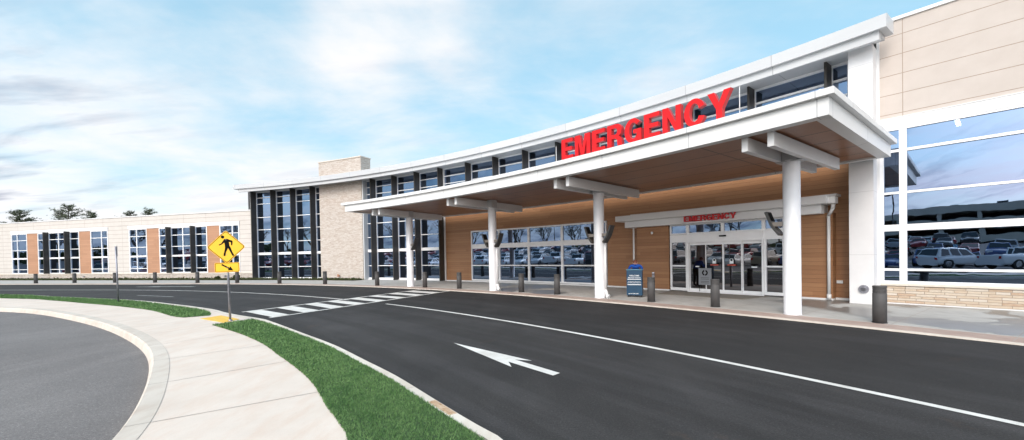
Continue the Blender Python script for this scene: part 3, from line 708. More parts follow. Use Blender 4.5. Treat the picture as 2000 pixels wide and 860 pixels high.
rowsR=[(.715,.08),(1.11,.07),(2.43,.20),(3.53,.07),(4.85,.08),(5.53,.06)]
xsR=[k0+.08,.37,4.1,7.8,11.5]
for a,b in zip(xsR[:-1],xsR[1:]):
    window(HB,RW.p(a,0,0),RW.p(b,0,0),rowsR,fw=.085)
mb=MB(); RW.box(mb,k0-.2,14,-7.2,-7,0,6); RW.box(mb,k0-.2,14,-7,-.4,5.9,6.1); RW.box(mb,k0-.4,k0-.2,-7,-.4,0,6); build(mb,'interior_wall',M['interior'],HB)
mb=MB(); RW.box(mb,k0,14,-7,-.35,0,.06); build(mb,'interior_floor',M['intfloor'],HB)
mb=MB(); RW.box(mb,k0-1,14,-9,-.3,8.7,8.9); RW.box(mb,13.9,14.2,-9,-.1,0,8.9); build(mb,'roof',M['fascia'],HB)
# ceiling light seen through the upper right glass
d_=Vector((0,0,0)); mb=MB(); RW.box(mb,1.40,1.50,-2.25,-1.40,5.74,5.79)
o=build(mb,'ceiling_light',emit('lit_tube',(1,.97,.9),9)); tag(o,'lit slanting ceiling strip lamp seen inside through the tall right hand window','ceiling light')

# ------------------------------------------------------------------ vestibule
VR=61.38
mb=MB(); sweep(mb,rect(VR,61.9,.09,3.05),44.2,42.72,step=.5); build(mb,'vestibule_cladding',M['wood'],HB); mb=MB(); sweep(mb,rect(VR,61.9,.09,3.05),38.44,37.12,step=.5); build(mb,'vestibule_cladding',M['wood'],HB)
mb=MB(); sweep(mb,rect(VR-.04,61.7,.02,.09),44.22,42.72); build(mb,'base_trim',M['white'],HB); mb=MB(); sweep(mb,rect(VR-.04,61.7,.02,.09),38.44,37.10); build(mb,'base_trim',M['white'],HB)
mb=MB(); sweep(mb,rect(61.0,61.9,3.03,3.345),44.6,37.32); build(mb,'vestibule_canopy',M['white'],HB,bevel=.004)
mb=MB(); sweep(mb,rect(60.74,61.9,3.34,3.60),44.95,37.12); build(mb,'vestibule_canopy',M['white'],HB,bevel=.006)
mb=MB(); sweep(mb,rect(61.25,61.9,3.60,3.68),44.45,36.98); build(mb,'vestibule_canopy',M['white'],HB,bevel=.004)
# gutter box + downspouts
mb=MB(); rbox(mb,37.05,60.95,61.32,.20,3.34,3.56,fall=False); 
a=Pp(61.15,37.05,3.34); b=Pp(61.15,37.05,3.18); c=Pp(61.30,37.20,2.95); d=Pp(61.30,37.20,.12)
mb.cyl(a,b,.055,.055,12); mb.cyl(b,c,.05,.05,12); mb.cyl(c,d,.05,.05,12); mb.cyl(d+Vector((0,0,.12)),d-Vector((0,0,.06)),.065,.065,12)
build(mb,'downspout',M['white'],HB)
mb=MB(); a=Pp(61.30,44.32,3.05); mb.cyl(a,Pp(61.30,44.32,.05),.045,.045,12); build(mb,'downspout',M['white'],HB)
# entrance glazing: sidelights, transoms
rowsT=[(2.60,.06),(3.0,.07)]
VT=[42.67,41.92,40.55,39.13,38.47]
for a,b in zip(VT[:-1],VT[1:]):
    window(HB,Pp(61.45,a),Pp(61.45,b),rowsT,fw=.06)
mb=MB(); sweep(mb,rect(61.40,61.52,2.28,2.57),42.67,41.92); build(mb,'transom_bar',M['alu'],HB); mb=MB(); sweep(mb,rect(61.40,61.52,2.28,2.57),39.13,38.47); build(mb,'transom_bar',M['alu'],HB)
for a,b in ((42.67,41.94),(39.11,38.47)):
    window(HB,Pp(61.45,a),Pp(61.45,b),[(.13,.12),(1.17,.06),(2.25,.06)],fw=.07,glass='doorglass')
# dark vestibule lobby
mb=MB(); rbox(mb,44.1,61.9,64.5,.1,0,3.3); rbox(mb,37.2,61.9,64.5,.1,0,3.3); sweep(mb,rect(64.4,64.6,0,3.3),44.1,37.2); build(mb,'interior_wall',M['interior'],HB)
# sliding doors: a thing of four leaves
SD=thing('sliding_door','glass sliding entrance doors under the small red sign, with two round notices','door',tuple(Pp(61.4,40.5)))
mb=MB(); sweep(mb,rect(61.33,61.55,2.20,2.57),41.9,39.15); build(mb,'door_header',M['alu'],SD,bevel=.004)
mb=MB(); sweep(mb,rect(61.37,61.55,.03,.07),41.9,39.15); build(mb,'threshold',M['alu'],SD)
mb=MB(); sweep(mb,rect(61.36,61.36+.08,.03,2.6),41.93,41.87); sweep(mb,rect(61.36,61.44,.03,2.6),39.18,39.12); build(mb,'door_jamb',M['alu'],SD)
DT=[41.87,41.20,40.53,39.86,39.18]
for i,(a,b) in enumerate(zip(DT[:-1],DT[1:])):
    rr=61.42 if i in (1,2) else 61.48
    fr,F=window(SD,Pp(rr,a),Pp(rr,b),[(.13,.11),(2.14,.12)],fw=.028,fd=.045,glass='doorglass'); fr.name='door_leaf'
mb=MB(); F0=Fr(Pp(61.33,40.85)[:2],(Pp(61.33,40.2)-Pp(61.33,40.85))[:2]); F0.box(mb,.24,.50,0,.06,2.40,2.46); build(mb,'motion_sensor',M['black'],SD)
FD=Fr(Pp(61.40,41.87)[:2],(Pp(61.40,39.18)-Pp(61.40,41.87))[:2])
def disc(F,s,z,r,d,m,name,parent,n=24,hole=0):
    mb=MB(); c=F.p(s,d,z); mb.cyl(c,c+F.n*.004,r,r,n); return build(mb,name,m,parent)
for s_ in (1.10,1.78):
    mb=MB(); FD.box(mb,s_-.075,s_+.075,.022,.026,1.28,1.42); c=FD.p(s_,.0235,1.42); mb.cyl(c,c+FD.n*.004,.073,.073,24); nt_=build(mb,'door_notice',M['plaswhite'],SD)
    c=FD.p(s_,.03,1.43); mb=MB(); mb.cyl(c,c+FD.n*.004,.045,.045,16); build(mb,'symbol',M['black'],nt_)
    mb=MB(); FD.box(mb,s_-.16,s_+.16,.02,.026,1.20,1.24); build(mb,'red_strip',M['redstrip'],SD)
mb=MB(); FD.box(mb,.28,.44,-.04,-.034,1.12,1.17); build(mb,'small_sticker',M['plaswhite'],SD)
mb=MB(); FD.box(mb,2.50,2.70,-.04,-.034,1.12,1.17); build(mb,'small_sticker',M['plaswhite'],SD)
# grey poster with ring logo standing just inside the left leaf
PO=thing('poster_stand','grey upright poster with a round black logo behind the left door leaf','poster',tuple(FD.p(.7,-.25,.05)))
mb=MB(); FD.box(mb,.42,.96,-.02,-.008,.36,1.08); build(mb,'poster',M['poster'],PO)
mb=MB()
for k in range(24):
    a0,a1=2*pi*k/24,2*pi*(k+1)/24
    if k in (5,6,17): continue
    cc=lambda r,a:FD.p(.69+r*math.cos(a),-.004,.88+r*math.sin(a))
    mb.face([cc(.065,a0),cc(.125,a0),cc(.125,a1),cc(.065,a1)])
build(mb,'logo',M['black'],PO,merge=False)
mb=MB()
for z in (.66,.60,.50,.44): FD.box(mb,.52,.86,-.008,-.005,z,z+.012)
FD.box(mb,.44,.46,-.022,-.02,.05,.4); FD.box(mb,.92,.94,-.022,-.02,.05,.4)
build(mb,'poster_text',M['black'],PO)
mb=MB(); q=[(6.95,17.75),(6.38,16.35),(8.6,13.75),(9.55,15.0)]
q=[Pp(61.25,42.6),Pp(59.6,42.4),Pp(59.6,39.2),Pp(61.25,38.9)]
mb.box8([(p.x,p.y,.03) for p in q]+[(p.x,p.y,.045) for p in q]); o=build(mb,'door_mat',M['mat']); tag(o,'flat tan entrance mat lying in front of the sliding doors','door mat')
# security camera
c=Pp(61.36,43.45,2.72); mb=MB(); mb.cyl(c,c-Vector((0,.09,0))-Vector((.05,0,0)),.045,.05,14); mb.cyl(c-Vector((.05,.09,0)),c-Vector((.05,.09,.07)),.055,.03,14)
o=build(mb,'security_camera',M['plaswhite']); tag(o,'small white security camera on the wood wall left of the entrance','camera')

# ------------------------------------------------------------------ letters
def arc(cx,cy,rx,ry,a0,a1,n=14): return [(cx+rx*math.cos(R(a0+(a1-a0)*i/n)),cy+ry*math.sin(R(a0+(a1-a0)*i/n))) for i in range(n+1)]
T_=.20
GL={
'E':(.66,[[(0,0),(.66,0),(.66,.18),(T_+.02,.18),(T_+.02,.42),(.60,.42),(.60,.59),(T_+.02,.59),(T_+.02,.82),(.65,.82),(.65,1),(0,1)]]),
'M':(.84,[[(0,0),(.19,0),(.19,.72),(.34,0),(.50,0),(.65,.72),(.65,0),(.84,0),(.84,1),(.56,1),(.42,.34),(.28,1),(0,1)]]),
'R':(.72,[[(0,0),(.21,0),(.21,.38),(.36,.38)]+[(.44,.36),(.48,.30),(.49,.12),(.52,0),(.74,0),(.74,.03),(.70,.08),(.69,.26),(.66,.38),(.56,.46)]+[(.66,.54),(.70,.66),(.70,.76)]+arc(.46,.76,.24,.24,0,90,8)+[(0,1)],[(.21,.55),(.21,.83),(.40,.83)]+arc(.40,.69,.09,.14,90,-90,8)[1:]]),
'G':(.76,[arc(.39,.50,.39,.52,38,312,26)+[(.62,.02),(.76,.02),(.76,.54),(.40,.54),(.40,.38),(.56,.38),(.55,.24)]+arc(.40,.50,.19,.34,-40,-318,24)]),
'N':(.72,[[(0,0),(.20,0),(.20,.64),(.51,0),(.72,0),(.72,1),(.52,1),(.52,.37),(.22,1),(0,1)]]),
'C':(.74,[arc(.38,.50,.38,.52,22,338,28)+[(.53,.35)]+arc(.38,.50,.18,.34,-35,-325,24)+[(.53,.62)]]),
'Y':(.74,[[(.27,0),(.47,0),(.47,.38),(.76,1),(.53,1),(.37,.60),(.21,1),(-.02,1),(.27,.38)]]),
}
def glyph(ch,h,depth,mat_f,mat_s,name,parent,M4,bev=.0):
    w_,loops=GL[ch]; cu=bpy.data.curves.new('g','CURVE'); cu.dimensions='2D'; cu.fill_mode='BOTH'; cu.extrude=depth/2; cu.bevel_depth=bev
    for lp in loops:
        s=cu.splines.new('POLY'); s.points.add(len(lp)-1)
        for p,(x,y) in zip(s.points,lp): p.co=(x*h,y*h,0,1)
        s.use_cyclic_u=True
    to=bpy.data.objects.new('g',cu); COL.objects.link(to); bpy.context.view_layer.update()
    dg=bpy.context.evaluated_depsgraph_get(); me=bpy.data.meshes.new_from_object(to.evaluated_get(dg)); bpy.data.objects.remove(to); bpy.data.curves.remove(cu)
    me.transform(M4); me.name=name; me.materials.clear(); me.materials.append(mat_f); me.materials.append(mat_s); me.update()
    zax=(M4.to_3x3()@Vector((0,0,1))).normalized()
    for p in me.polygons: p.material_index=0 if abs(p.normal.dot(zax))>.7 else 1; p.use_smooth=False
    o=bpy.data.objects.new(name,me); COL.objects.link(o); o.parent=parent; o.matrix_parent_inverse=PINV.get(parent.name,Matrix()); return o
def letters_arc(word,r,t0,t1,z,h,depth,parent,mf,ms,wx=1.0,gap=.12):
    W=sum(GL[c][0]*wx for c in word)*h+gap*h*(len(word)-1); total=R(t0-t1)*r; k=total/W; x=0
    for c in word:
        w_=GL[c][0]*wx*h*k; th=t0-math.degrees((x+w_/2)/r); x+=w_+gap*h*k
        d=Vector((math.cos(R(th)),math.sin(R(th)),0)); right=Vector((d.y,-d.x,0)); up=Vector((0,0,1)); nrm=-d
        o_=Pp(r,th,zs(th,z))-right*w_/2
        M4=Matrix(((right.x*wx*k,0,nrm.x,o_.x),(right.y*wx*k,0,nrm.y,o_.y),(0,1,0,o_.z),(0,0,0,1)))
        glyph(c,h,depth,mf,ms,'letter',parent,M4)
ES=thing('emergency_sign','large red letters reading EMERGENCY standing on the front edge of the canopy','sign',tuple(Pp(54.9,40.5,5.1)))
letters_arc('EMERGENCY',54.85,43.47,37.50,5.185,.72,.15,ES,M['red'],M['darkred'])
mb=MB(); sweep(mb,rect(54.80,54.92,5.05,5.19),43.5,37.45); build(mb,'mounting_rail',M['white'],ES)
E2=thing('emergency_sign','small dark red letters reading EMERGENCY on the white header above the doors','sign',tuple(Pp(60.95,40.8,3.1)))
letters_arc('EMERGENCY',60.93,41.85,39.88,3.10,.235,.07,E2,M['smallred'],M['darkred'],gap=.08)

# ------------------------------------------------------------------ canopy
CA=thing('entrance_canopy','long curved white drop-off canopy with brown soffit on four round columns','canopy',tuple(Pp(57,46)))
c0,c1=58.7,35.3
SKW=.050
mb=MB(); sweep(mb,rect(54.60,60.70,4.60,4.64),c0-.15,c1+.15,skew=SKW); build(mb,'soffit',M['soffit'],CA)
mb=MB()
sweep(mb,rect(54.45,54.72,4.55,4.94),c0,c1,skew=SKW); sweep(mb,rect(60.56,60.80,4.55,4.94),c0,c1,skew=SKW)
rbox(mb,c0-.12,54.72,60.56,.25,4.55,4.94)
q=[Pp(54.72,c1+SKW*.32),Pp(60.56,c1+SKW*6.16),Pp(60.56,c1+SKW*6.16+.27),Pp(54.72,c1+SKW*.32+.29)]
mb.box8([p+Vector((0,0,4.55)) for p in q]+[p+Vector((0,0,4.94)) for p in q])
build(mb,'fascia',M['whiteseam'],CA,merge=False)
mb=MB(); sweep(mb,rect(54.34,60.92,4.925,5.07),c0+.25,c1-.12,skew=SKW); build(mb,'roof_edge',M['whiteseam'],CA,bevel=.010)
for i,th in enumerate((56.1,49.6,43.45,36.9)):
    bt=(th,50.1,43.5,36.86)[i] if i else 56.3
    c=Pp(57.0,th); mb=MB(); zt=zs(th,4.24)
    mb.lathe([(0,.02),(.215,.02),(.215,.045),(.205,.05),(.205,zt-.02),(.20,zt),(0,zt)],(c.x,c.y,0),40)
    co=build(mb,'column',M['column'],CA)
    mb=MB(); rbox(mb,th,56.82,57.18,.36,4.22,4.60); rbox(mb,th,56.80,57.20,.62,4.19,4.215); build(mb,'column_head',M['fascia'],CA)
    for s in (-1,1):
        mb=MB(); rbox(mb,bt,54.75+(0 if s<0 else .02),59.65,.14,4.22,4.56,off=s*.29); build(mb,'beam',M['white'],CA,bevel=.006)
    # double sconces: angled wings on both sides of the shaft
    d=Vector((math.cos(R(th)),math.sin(R(th)),0)); t=Vector((-d.y,d.x,0)); z0=2.52
    for s in (-1,1):
        if (i==0 and s>0) or (i==3 and s<0): continue
        mb=MB()
        def pl(a,b,za,zb,th_=.055,wd=.30,mi=0):
            # plate from outward distance a at za to b at zb
            A=c+t*s*a+Vector((0,0,za)); B=c+t*s*b+Vector((0,0,zb)); n=(B-A).normalized().cross(d)*th_/2
            q=[A-n-d*wd/2,A+n-d*wd/2,B+n-d*wd/2,B-n-d*wd/2]; q2=[p+d*wd for p in q]
            mb.box8([q[0],q[1],q2[1],q2[0],q[3],q[2],q2[2],q2[3]],mi=mi)
        pl(.45,.60,z0-.04,z0+.36,.07); pl(.26,.45,z0-.30,z0-.04,.07)
        lamp=build(mb,'column_lamp',M['lampdark'],CA,bevel=.004)
        mb=MB(); A=c+t*s*.19+Vector((0,0,z0)); B=c+t*s*.45+Vector((0,0,z0)); q=[A-d*.11-Vector((0,0,.06)),B-d*.11-Vector((0,0,.06)),B+d*.11-Vector((0,0,.06)),A+d*.11-Vector((0,0,.06))]
        mb.box8(q+[p+Vector((0,0,.12)) for p in q]); build(mb,'bracket',M['lampmetal'],lamp)
        mb=MB()
        def lens(a,b,za,zb):
            A=c+t*s*a+Vector((0,0,za)); B=c+t*s*b+Vector((0,0,zb)); n=(B-A).normalized().cross(d)
            if n.dot(t*s)>0: n=-n
            o1=n*.042
            mb.face([A+o1-d*.12,A+o1+d*.12,B+o1+d*.12,B+o1-d*.12])
        lens(.49,.58,z0+.08,z0+.33); build(mb,'lamp_face',M['black'],lamp,merge=False)
    # rain shoe at the back of the shaft
    if i in (1,2):
        r_=Vector((d.y,-d.x,0)); b=c+r_*.24+d*.05; mb=MB(); mb.cyl(b+Vector((0,0,2.2)),b+Vector((0,0,.35)),.04,.04,12); mb.cyl(b+Vector((0,0,.36)),b+r_*.06+Vector((0,0,.10)),.05,.075,12); mb.cyl(b+r_*.05+Vector((0,0,.12)),b+r_*.14+Vector((0,0,.08)),.08,.09,12)
        build(mb,'rain_pipe',M['white'],CA)
# masts and a little flood lamp on the canopy roof
for th,r,h,w_,lb in ((37.46,55.2,.95,.010,'thin white rod on the canopy roof right behind the letter Y'),(36.0,56.2,.62,.030,'short thick white post near the right end of the canopy roof'),(46.7,58.5,1.9,.012,'thin white rod on the canopy roof left of the red letters')):
    c=Pp(r,th,5.06); mb=MB(); mb.cyl(c,c+Vector((0,0,h)),w_,w_,8); mb.cyl(c,c+Vector((0,0,.05)),w_*3,w_*3,10); o=build(mb,'roof_rod',M['white']); tag(o,lb,'rod')
c=Pp(56.2,36.65,5.06); mb=MB(); mb.cyl(c,c+Vector((0,0,.2)),.03,.03,10); mb.cyl(c+Vector((0,0,.2)),c+Vector((-.02,.0,.27)),.06,.05,12); mb.cyl(c+Vector((0,0,.18)),c+Vector((-.30,.10,.03)),.012,.012,8); o=build(mb,'roof_flood_lamp',M['white']); tag(o,'small white lamp on a bent arm on the canopy roof right of letter Y','lamp')

# ------------------------------------------------------------------ low office wing on the left
LW=Fr((-24.0,36.9),(-1,.29)); kz=lambda s,z: z*(1+.0011*max(s,0))
OW=thing('office_wing','low pale beige single storey wing with orange wood panels and grouped windows','building',tuple(LW.p(18,0,0)))
groupsA=(19.05,35.5); groupsB=(1.2,15.85); END=52
ZT=6.30
mb=MB()
for a,b in ((-.6,1.2),(15.85,19.05),(35.5,END)): LW.box(mb,a,b,-.3,0,.66,5.42,k=kz)
LW.box(mb,-.6,END,-.3,0,5.42,ZT,k=kz); build(mb,'wall',M['beige2'],OW,merge=False)
mb=MB(); LW.box(mb,-.6,END,-.4,.06,ZT,ZT+.09,k=kz); build(mb,'coping',M['white'],OW)
mb=MB(); LW.box(mb,-.6,END,-.3,.04,0,.56,k=kz); build(mb,'stone_base',M['stone'],OW)
mb=MB(); LW.box(mb,-.6,END,-.3,.09,.56,.66,k=kz); build(mb,'stone_cap',M['cap'],OW)
for a,b in (groupsA,groupsB):
    mb=MB(); LW.box(mb,a-.05,b+.1,-.3,.07,5.08,5.42,k=kz); build(mb,'head_trim',M['white'],OW)
for a,b in ((30.67,32.61),(21.75,23.59),(11.54,13.28),(3.59,5.17)):
    mb=MB(); LW.box(mb,a,b,-.3,.02,.66,5.08,k=kz); build(mb,'wood_panel',M['woodpanel'],OW)
rowsO=[(.71,.08),(1.12,.06),(2.33,.16),(3.24,.06),(4.33,.06),(5.04,.07)]
def ow(a,b,divs):
    s=(a+b)/2; xs=[0]+[abs(x-b) for x in divs]+[b-a]
    window(OW,LW.p(b,0,0),LW.p(a,0,0),rowsO,wdiv=xs,zf=lambda z:kz(s,z),fw=.09)
ow(32.61,35.5,[34.41]); ow(23.59,30.67,[28.75,27.06,25.15]); ow(19.05,21.75,[20.02])
ow(13.28,15.85,[14.75]); ow(5.17,11.54,[9.93,8.33,6.70]); ow(1.2,3.59,[2.02])
for a in (28.75,25.15,9.93,6.70):
    mb=MB(); LW.box(mb,a-.05,a+.05,.06,.50,.66,5.12,k=kz); build(mb,'fin',M['fin'],OW)
mb=MB(); LW.box(mb,-.6,END,-6.2,-6,0,6,k=kz); build(mb,'interior_wall',M['interior'],OW)
mb=MB(); LW.box(mb,-.6,END,-14,-.3,ZT-.3,ZT-.1,k=kz); build(mb,'roof',M['fascia'],OW)
mb=MB(); LW.box(mb,-.4,7.6,-2.4,-2.2,ZT,ZT+.38,k=kz); o=build(mb,'roof_screen',mat('green_screen',rough=.6,build=simple((.36,.44,.38),(.44,.52,.45),3,0)),OW)
mb=MB(); LW.box(mb,END-.3,END,-14,-.3,0,ZT); build(mb,'wall',M['beige2'],OW)
for zx,lb in ((22.9,'l'),(2.95,'r')):
    mb=MB(); c=LW.p(zx,.04,.33); mb.cyl(c,c+LW.n*.14,.07,.07,14); build(mb,'hose_connection',M['steel'],OW)
# planting in front of the wing and the glass corner
vs=[];fs=[]
def leafcards(spots,size,vs,fs):
    for (x,y,z) in spots:
        for _ in range(3):
            a=random.random()*6.28; el=random.uniform(-.3,1.3); s=size*random.uniform(.5,1.3)
            u=Vector((math.cos(a)*math.cos(el),math.sin(a)*math.cos(el),math.sin(el)))*s; v=Vector((-math.sin(a),math.cos(a),random.uniform(-.4,.4)))*s*.4
            k=len(vs); p=Vector((x,y,z)); vs+= [tuple(p-v),tuple(p+u*.5-v*1.2),tuple(p+u),tuple(p+u*.5+v*1.2)]; fs.append((k,k+1,k+2,k+3))
sp=[]
for _ in range(7500):
    s=random.uniform(-2,50); d=random.uniform(.15,1.5); h=abs(random.gauss(.03,.045))*(1.5 if (int(s*1.3)%5==0) else 1)
    p=LW.p(s,d,.03+h); sp.append(tuple(p))
for _ in range(2500):
    th=random.uniform(64.8,77.5); r=random.uniform(60.2,61.1); p=Pp(r,th,.03+abs(random.gauss(.03,.04))); sp.append(tuple(p))
leafcards(sp,.10,vs,fs)
me=bpy.data.meshes.new('ground_cover'); me.from_pydata(vs,[],fs); me.materials.append(M['shrub']); o=bpy.data.objects.new('ground_cover',me); COL.objects.link(o)
tag(o,'low dark green ground cover along the foot of the low wing and glass corner','ground cover',kind='stuff')
mb=MB(); LW.box(mb,-3,52,.05,1.55,.03,.05); structure(mb,'planting_bed',mat('mulch',rough=.95,build=simple((.045,.05,.025),(.09,.085,.05),6,.6,.02,50)))
mb=MB(); sweep(mb,rect(60.15,61.3,.034,.05),64.8,77.3,fall=False); structure(mb,'planting_bed',bpy.data.materials['mulch'])
# two small bushes
def bush(pos,h,lb):
    vs=[];fs=[];sp=[]
    for _ in range(260):
        a=random.random()*6.28; r=h*.6*random.random()**.5; z=h*random.random()*(1-.5*r/h); sp.append((pos[0]+r*math.cos(a),pos[1]+r*math.sin(a),pos[2]+z))
    leafcards(sp,.11,vs,fs); me=bpy.data.meshes.new('bush'); me.from_pydata(vs,[],fs); me.materials.append(M['shrub']); o=bpy.data.objects.new('bush',me); COL.objects.link(o); tag(o,lb,'bush')
p=LW.p(.6,.9,.04); bush(p,.45,'small bush at the right end of the low wing, beside the glass corner')
p=LW.p(3.0,.8,.04); bush(p,.3,'small low bush under the window behind the crossing sign')

# ------------------------------------------------------------------ bollards
def bollard0():
    o=thing('bollard','x','bollard',(0,0,0),0,'dark grey bollards along the entrance kerb',world=False)
    mb=MB(); prof=[(0,0),(.133,0),(.133,.70)]
    z=.70
    for k in range(4): prof+= [(.133,z),(.124,z+.006),(.124,z+.016),(.133,z+.022)]; z+=.036
    prof+= [(.133,.866),(.126,.878),(0,.882)]
    mb.lathe(prof,n=32); build(mb,'post',M['bollard'],o)
    mb=MB(); mb.lathe([(.133,0),(.145,.0),(.145,.012),(.133,.014)],n=28); build(mb,'base_ring',M['dark'],o)
    return o
BL=[((-43.42,36.62),'leftmost bollard in the photo, before the low wing'),((-39.36,36.13),'second bollard from the left, before the first orange panel of the low wing'),
((-34.8,35.2),'bollard just behind the thin edge-on sign post'),((-30.22,33.99),'bollard below the left window of the right-hand window group of the low wing'),
((-25.37,32.38),'bollard just left of the yellow crossing sign'),((-21.46,31.34),'bollard just right of the crossing sign post, by the end of the low wing'),
((-17.01,29.35),'bollard before the glass corner, left of the stone tower'),((-12.99,27.86),'bollard at the left foot of the stone tower'),
((-8.56,25.44),'bollard just right of the stone tower, left of the first column'),((-5.5,24.0),None),
((-2.89,21.82),'bollard between the first and second column, nearer the second'),((.42,19.08),'bollard right of the second column, left one of the pair'),
((1.96,17.69),'right one of the pair of bollards between the second and third column'),((4.98,14.43),'bollard just right of the blue valet podium'),
((6.44,12.77),'bollard standing in front of the sliding entrance doors'),((8.7,9.52),'nearest and largest bollard, in front of the white pillar at right')]
p842=((-5.05,23.2),'bollard just right of the first column')
b0=bollard0(); first=True
for (x,y),lb in BL:
    if lb is None: (x,y),lb=p842
    if first: b0.location=(x,y,.03); b0['label']=lb; first=False
    else: dup(b0,(x,y,.03),None,lb)
# little post with a white tag just behind the podium-side bollard
c=Vector((5.35,15.25,.03)); mb=MB(); mb.cyl(c,c+Vector((0,0,.93)),.05,.05,12); mb.cyl(c+Vector((0,0,.93)),c+Vector((0,0,1.02)),.035,.06,12); o=build(mb,'standpipe',M['steel']); tag(o,'small grey steel post peeping up just behind the bollard beside the podium','post')

# ------------------------------------------------------------------ signs on the island
def polyplate(mb,F,pts,d0,d1,mi=0):
    a=[F.p(x,d1,z) for x,z in pts]; b=[F.p(x,d0,z) for x,z in pts]; mb.face(a,None,mi); mb.face(b[::-1],None,mi)
    for i in range(len(pts)):
        j=(i+1)%len(pts); mb.face([a[i],b[i],b[j],a[j]],None,mi)
def rrect(w_,h,r,n=5):
    o=[]
    for cx,cz,a0 in ((w_/2-r,h/2-r,0),(-w_/2+r,h/2-r,90),(-w_/2+r,-h/2+r,180),(w_/2-r,-h/2+r,270)):
        o+= [(cx+r*math.cos(R(a0+90*i/n)),cz+r*math.sin(R(a0+90*i/n))) for i in range(n+1)]
    return o
sb=Vector((-7.68,10.90,.15))
CS=thing('pedestrian_crossing_sign','yellow diamond pedestrian crossing sign with arrow plate on a steel post by the crosswalk','traffic sign',tuple(sb),world=False)
mb=MB(); mb.cyl((0,0,0),(0,0,2.46),.027,.027,14); mb.lathe([(0,0),(.05,0),(.05,.03),(.03,.05)],n=16); build(mb,'post',M['steel'],CS)
class LF:   # local frame: x across, facing the camera side
    def __init__(s,ang,off): s.t=Vector((math.cos(ang),math.sin(ang),0)); s.n=Vector((math.sin(ang),-math.cos(ang),0)); s.off=off
    def p(s,a,d,z): return s.t*a+s.n*(d+s.off)+Vector((0,0,z))
ang=R(17); F=LF(ang,.035); zc=2.01
def diamond(r,c=.06): 
    pts=[]; s2=math.sqrt(2)
    for x,z in rrect(r*s2,r*s2,c,5): pts.append(((x-z)/s2,(x+z)/s2))
    return pts
mb=MB(); polyplate(mb,F,[(x,z+zc) for x,z in diamond(.455)],0,.004); dm=build(mb,'diamond_panel',M['yellow'],CS)
def outline(mb,F,outer,inner,d0,d1,dz):
    n=len(outer)
    for i in range(n):
        j=(i+1)%n; mb.face([F.p(outer[i][0],d1,outer[i][1]+dz),F.p(outer[j][0],d1,outer[j][1]+dz),F.p(inner[j][0],d1,inner[j][1]+dz),F.p(inner[i][0],d1,inner[i][1]+dz)])
mb=MB(); outline(mb,F,diamond(.437,.055),diamond(.418,.05),0,.0055,zc); build(mb,'border',M['black'],dm,merge=False)
# walking figure: head, torso, arms, legs as cut black shapes
K=.455/115*1.0
def fig(pts): return [((x-115)*K,(115-y)*K) for x,y in pts]    # drawing grid 230x230, centre 115,115
shapes=[fig([(96+10.5*math.cos(a*pi/10),46+10.5*math.sin(a*pi/10)) for a in range(20)]),
 fig([(106,60),(122,58),(136,66),(152,72),(154,80),(151,104),(145,105),(143,84),(132,80),(134,104),(140,118),(150,150),(160,172),(153,178),(148,174),(136,146),(125,122),(113,148),(107,176),(97,176),(98,160),(104,140),(108,116),(106,92),(104,84),(92,96),(74,104),(71,98),(87,89),(97,74)])]
mb=MB()
for s in shapes: polyplate(mb,F,[(x,z+zc) for x,z in s],.0045,.0065)
fg=build(mb,'pedestrian_symbol',M['black'],dm,merge=False)
bm=bmesh.new(); bm.from_mesh(fg.data); bmesh.ops.triangulate(bm,faces=bm.faces); bm.to_mesh(fg.data); bm.free()
za=1.46
mb=MB(); polyplate(mb,F,[(x,z+za) for x,z in rrect(.58,.265,.035)],0,.004); ap=build(mb,'arrow_panel',M['yellow'],CS)
mb=MB(); outline(mb,F,rrect(.555,.24,.03),rrect(.535,.22,.025),0,.0055,za); build(mb,'border',M['black'],ap,merge=False)
ar=[(-.15,.02),(.05,.02),(.05,.062),(.165,-.0),(.05,-.062),(.05,-.02),(-.15,-.02)]; ca,sa=math.cos(R(-33)),math.sin(R(-33))
mb=MB(); ar=[(x*ca-z*sa,x*sa+z*ca) for x,z in ar]
polyplate(mb,F,[(x,z+za) for x,z in ar],.0045,.0065); o=build(mb,'arrow_symbol',M['black'],ap,merge=False)
bm=bmesh.new(); bm.from_mesh(o.data); bmesh.ops.triangulate(bm,faces=bm.faces); bm.to_mesh(o.data); bm.free()
mb=MB()
for z in (zc-.2,zc+.2,za): 
    c=F.p(0,.004,z); mb.cyl(c,c+F.n*.008,.011,.011,8)
build(mb,'bolt',M['steel'],CS)
CS.rotation_euler=(0,R(-1.1),0)
s2=Vector((-16.45,16.75,.15)); PS=thing('parking_sign','slim grey post with a small sign plate seen edge-on in the far turf','sign post',tuple(s2),world=False)
mb=MB(); mb.cyl((0,0,0),(0,0,2.32),.03,.03,12); build(mb,'post',M['steel'],PS)
vd=math.atan2(s2.y,s2.x); F=LF(vd+R(4),.035); mb=MB(); polyplate(mb,F,[(x,z+2.12) for x,z in rrect(.30,.44,.03)],0,.005); build(mb,'sign_plate',M['poster'],PS)
PS.rotation_euler=(0,R(-.9),0)

# kerb inlet casting set in the near kerb (rust stained marker plate)
i0=min(range(len(RE)),key=lambda i:(RE[i]-Vector((-.62,4.30,0))).length)
mb=MB(); a=RE[i0-1].lerp(KI[i0-1],.3); b=RE[i0-1].lerp(KI[i0-1],.86); tt=(RE[i0+1]-RE[i0-1]).normalized()*.50
mb.box8([(p.x,p.y,.150) for p in (a,a+tt,b+tt,b)]+[(p.x,p.y,.1562) for p in (a,a+tt,b+tt,b)])
o=build(mb,'kerb_marker_plate',mat('rusty_plate',rough=.8,build=simple((.36,.17,.07),(.62,.48,.34),22,.7,.01,120))); tag(o,'rusty brown rectangular plate set into the near road kerb','marker plate')

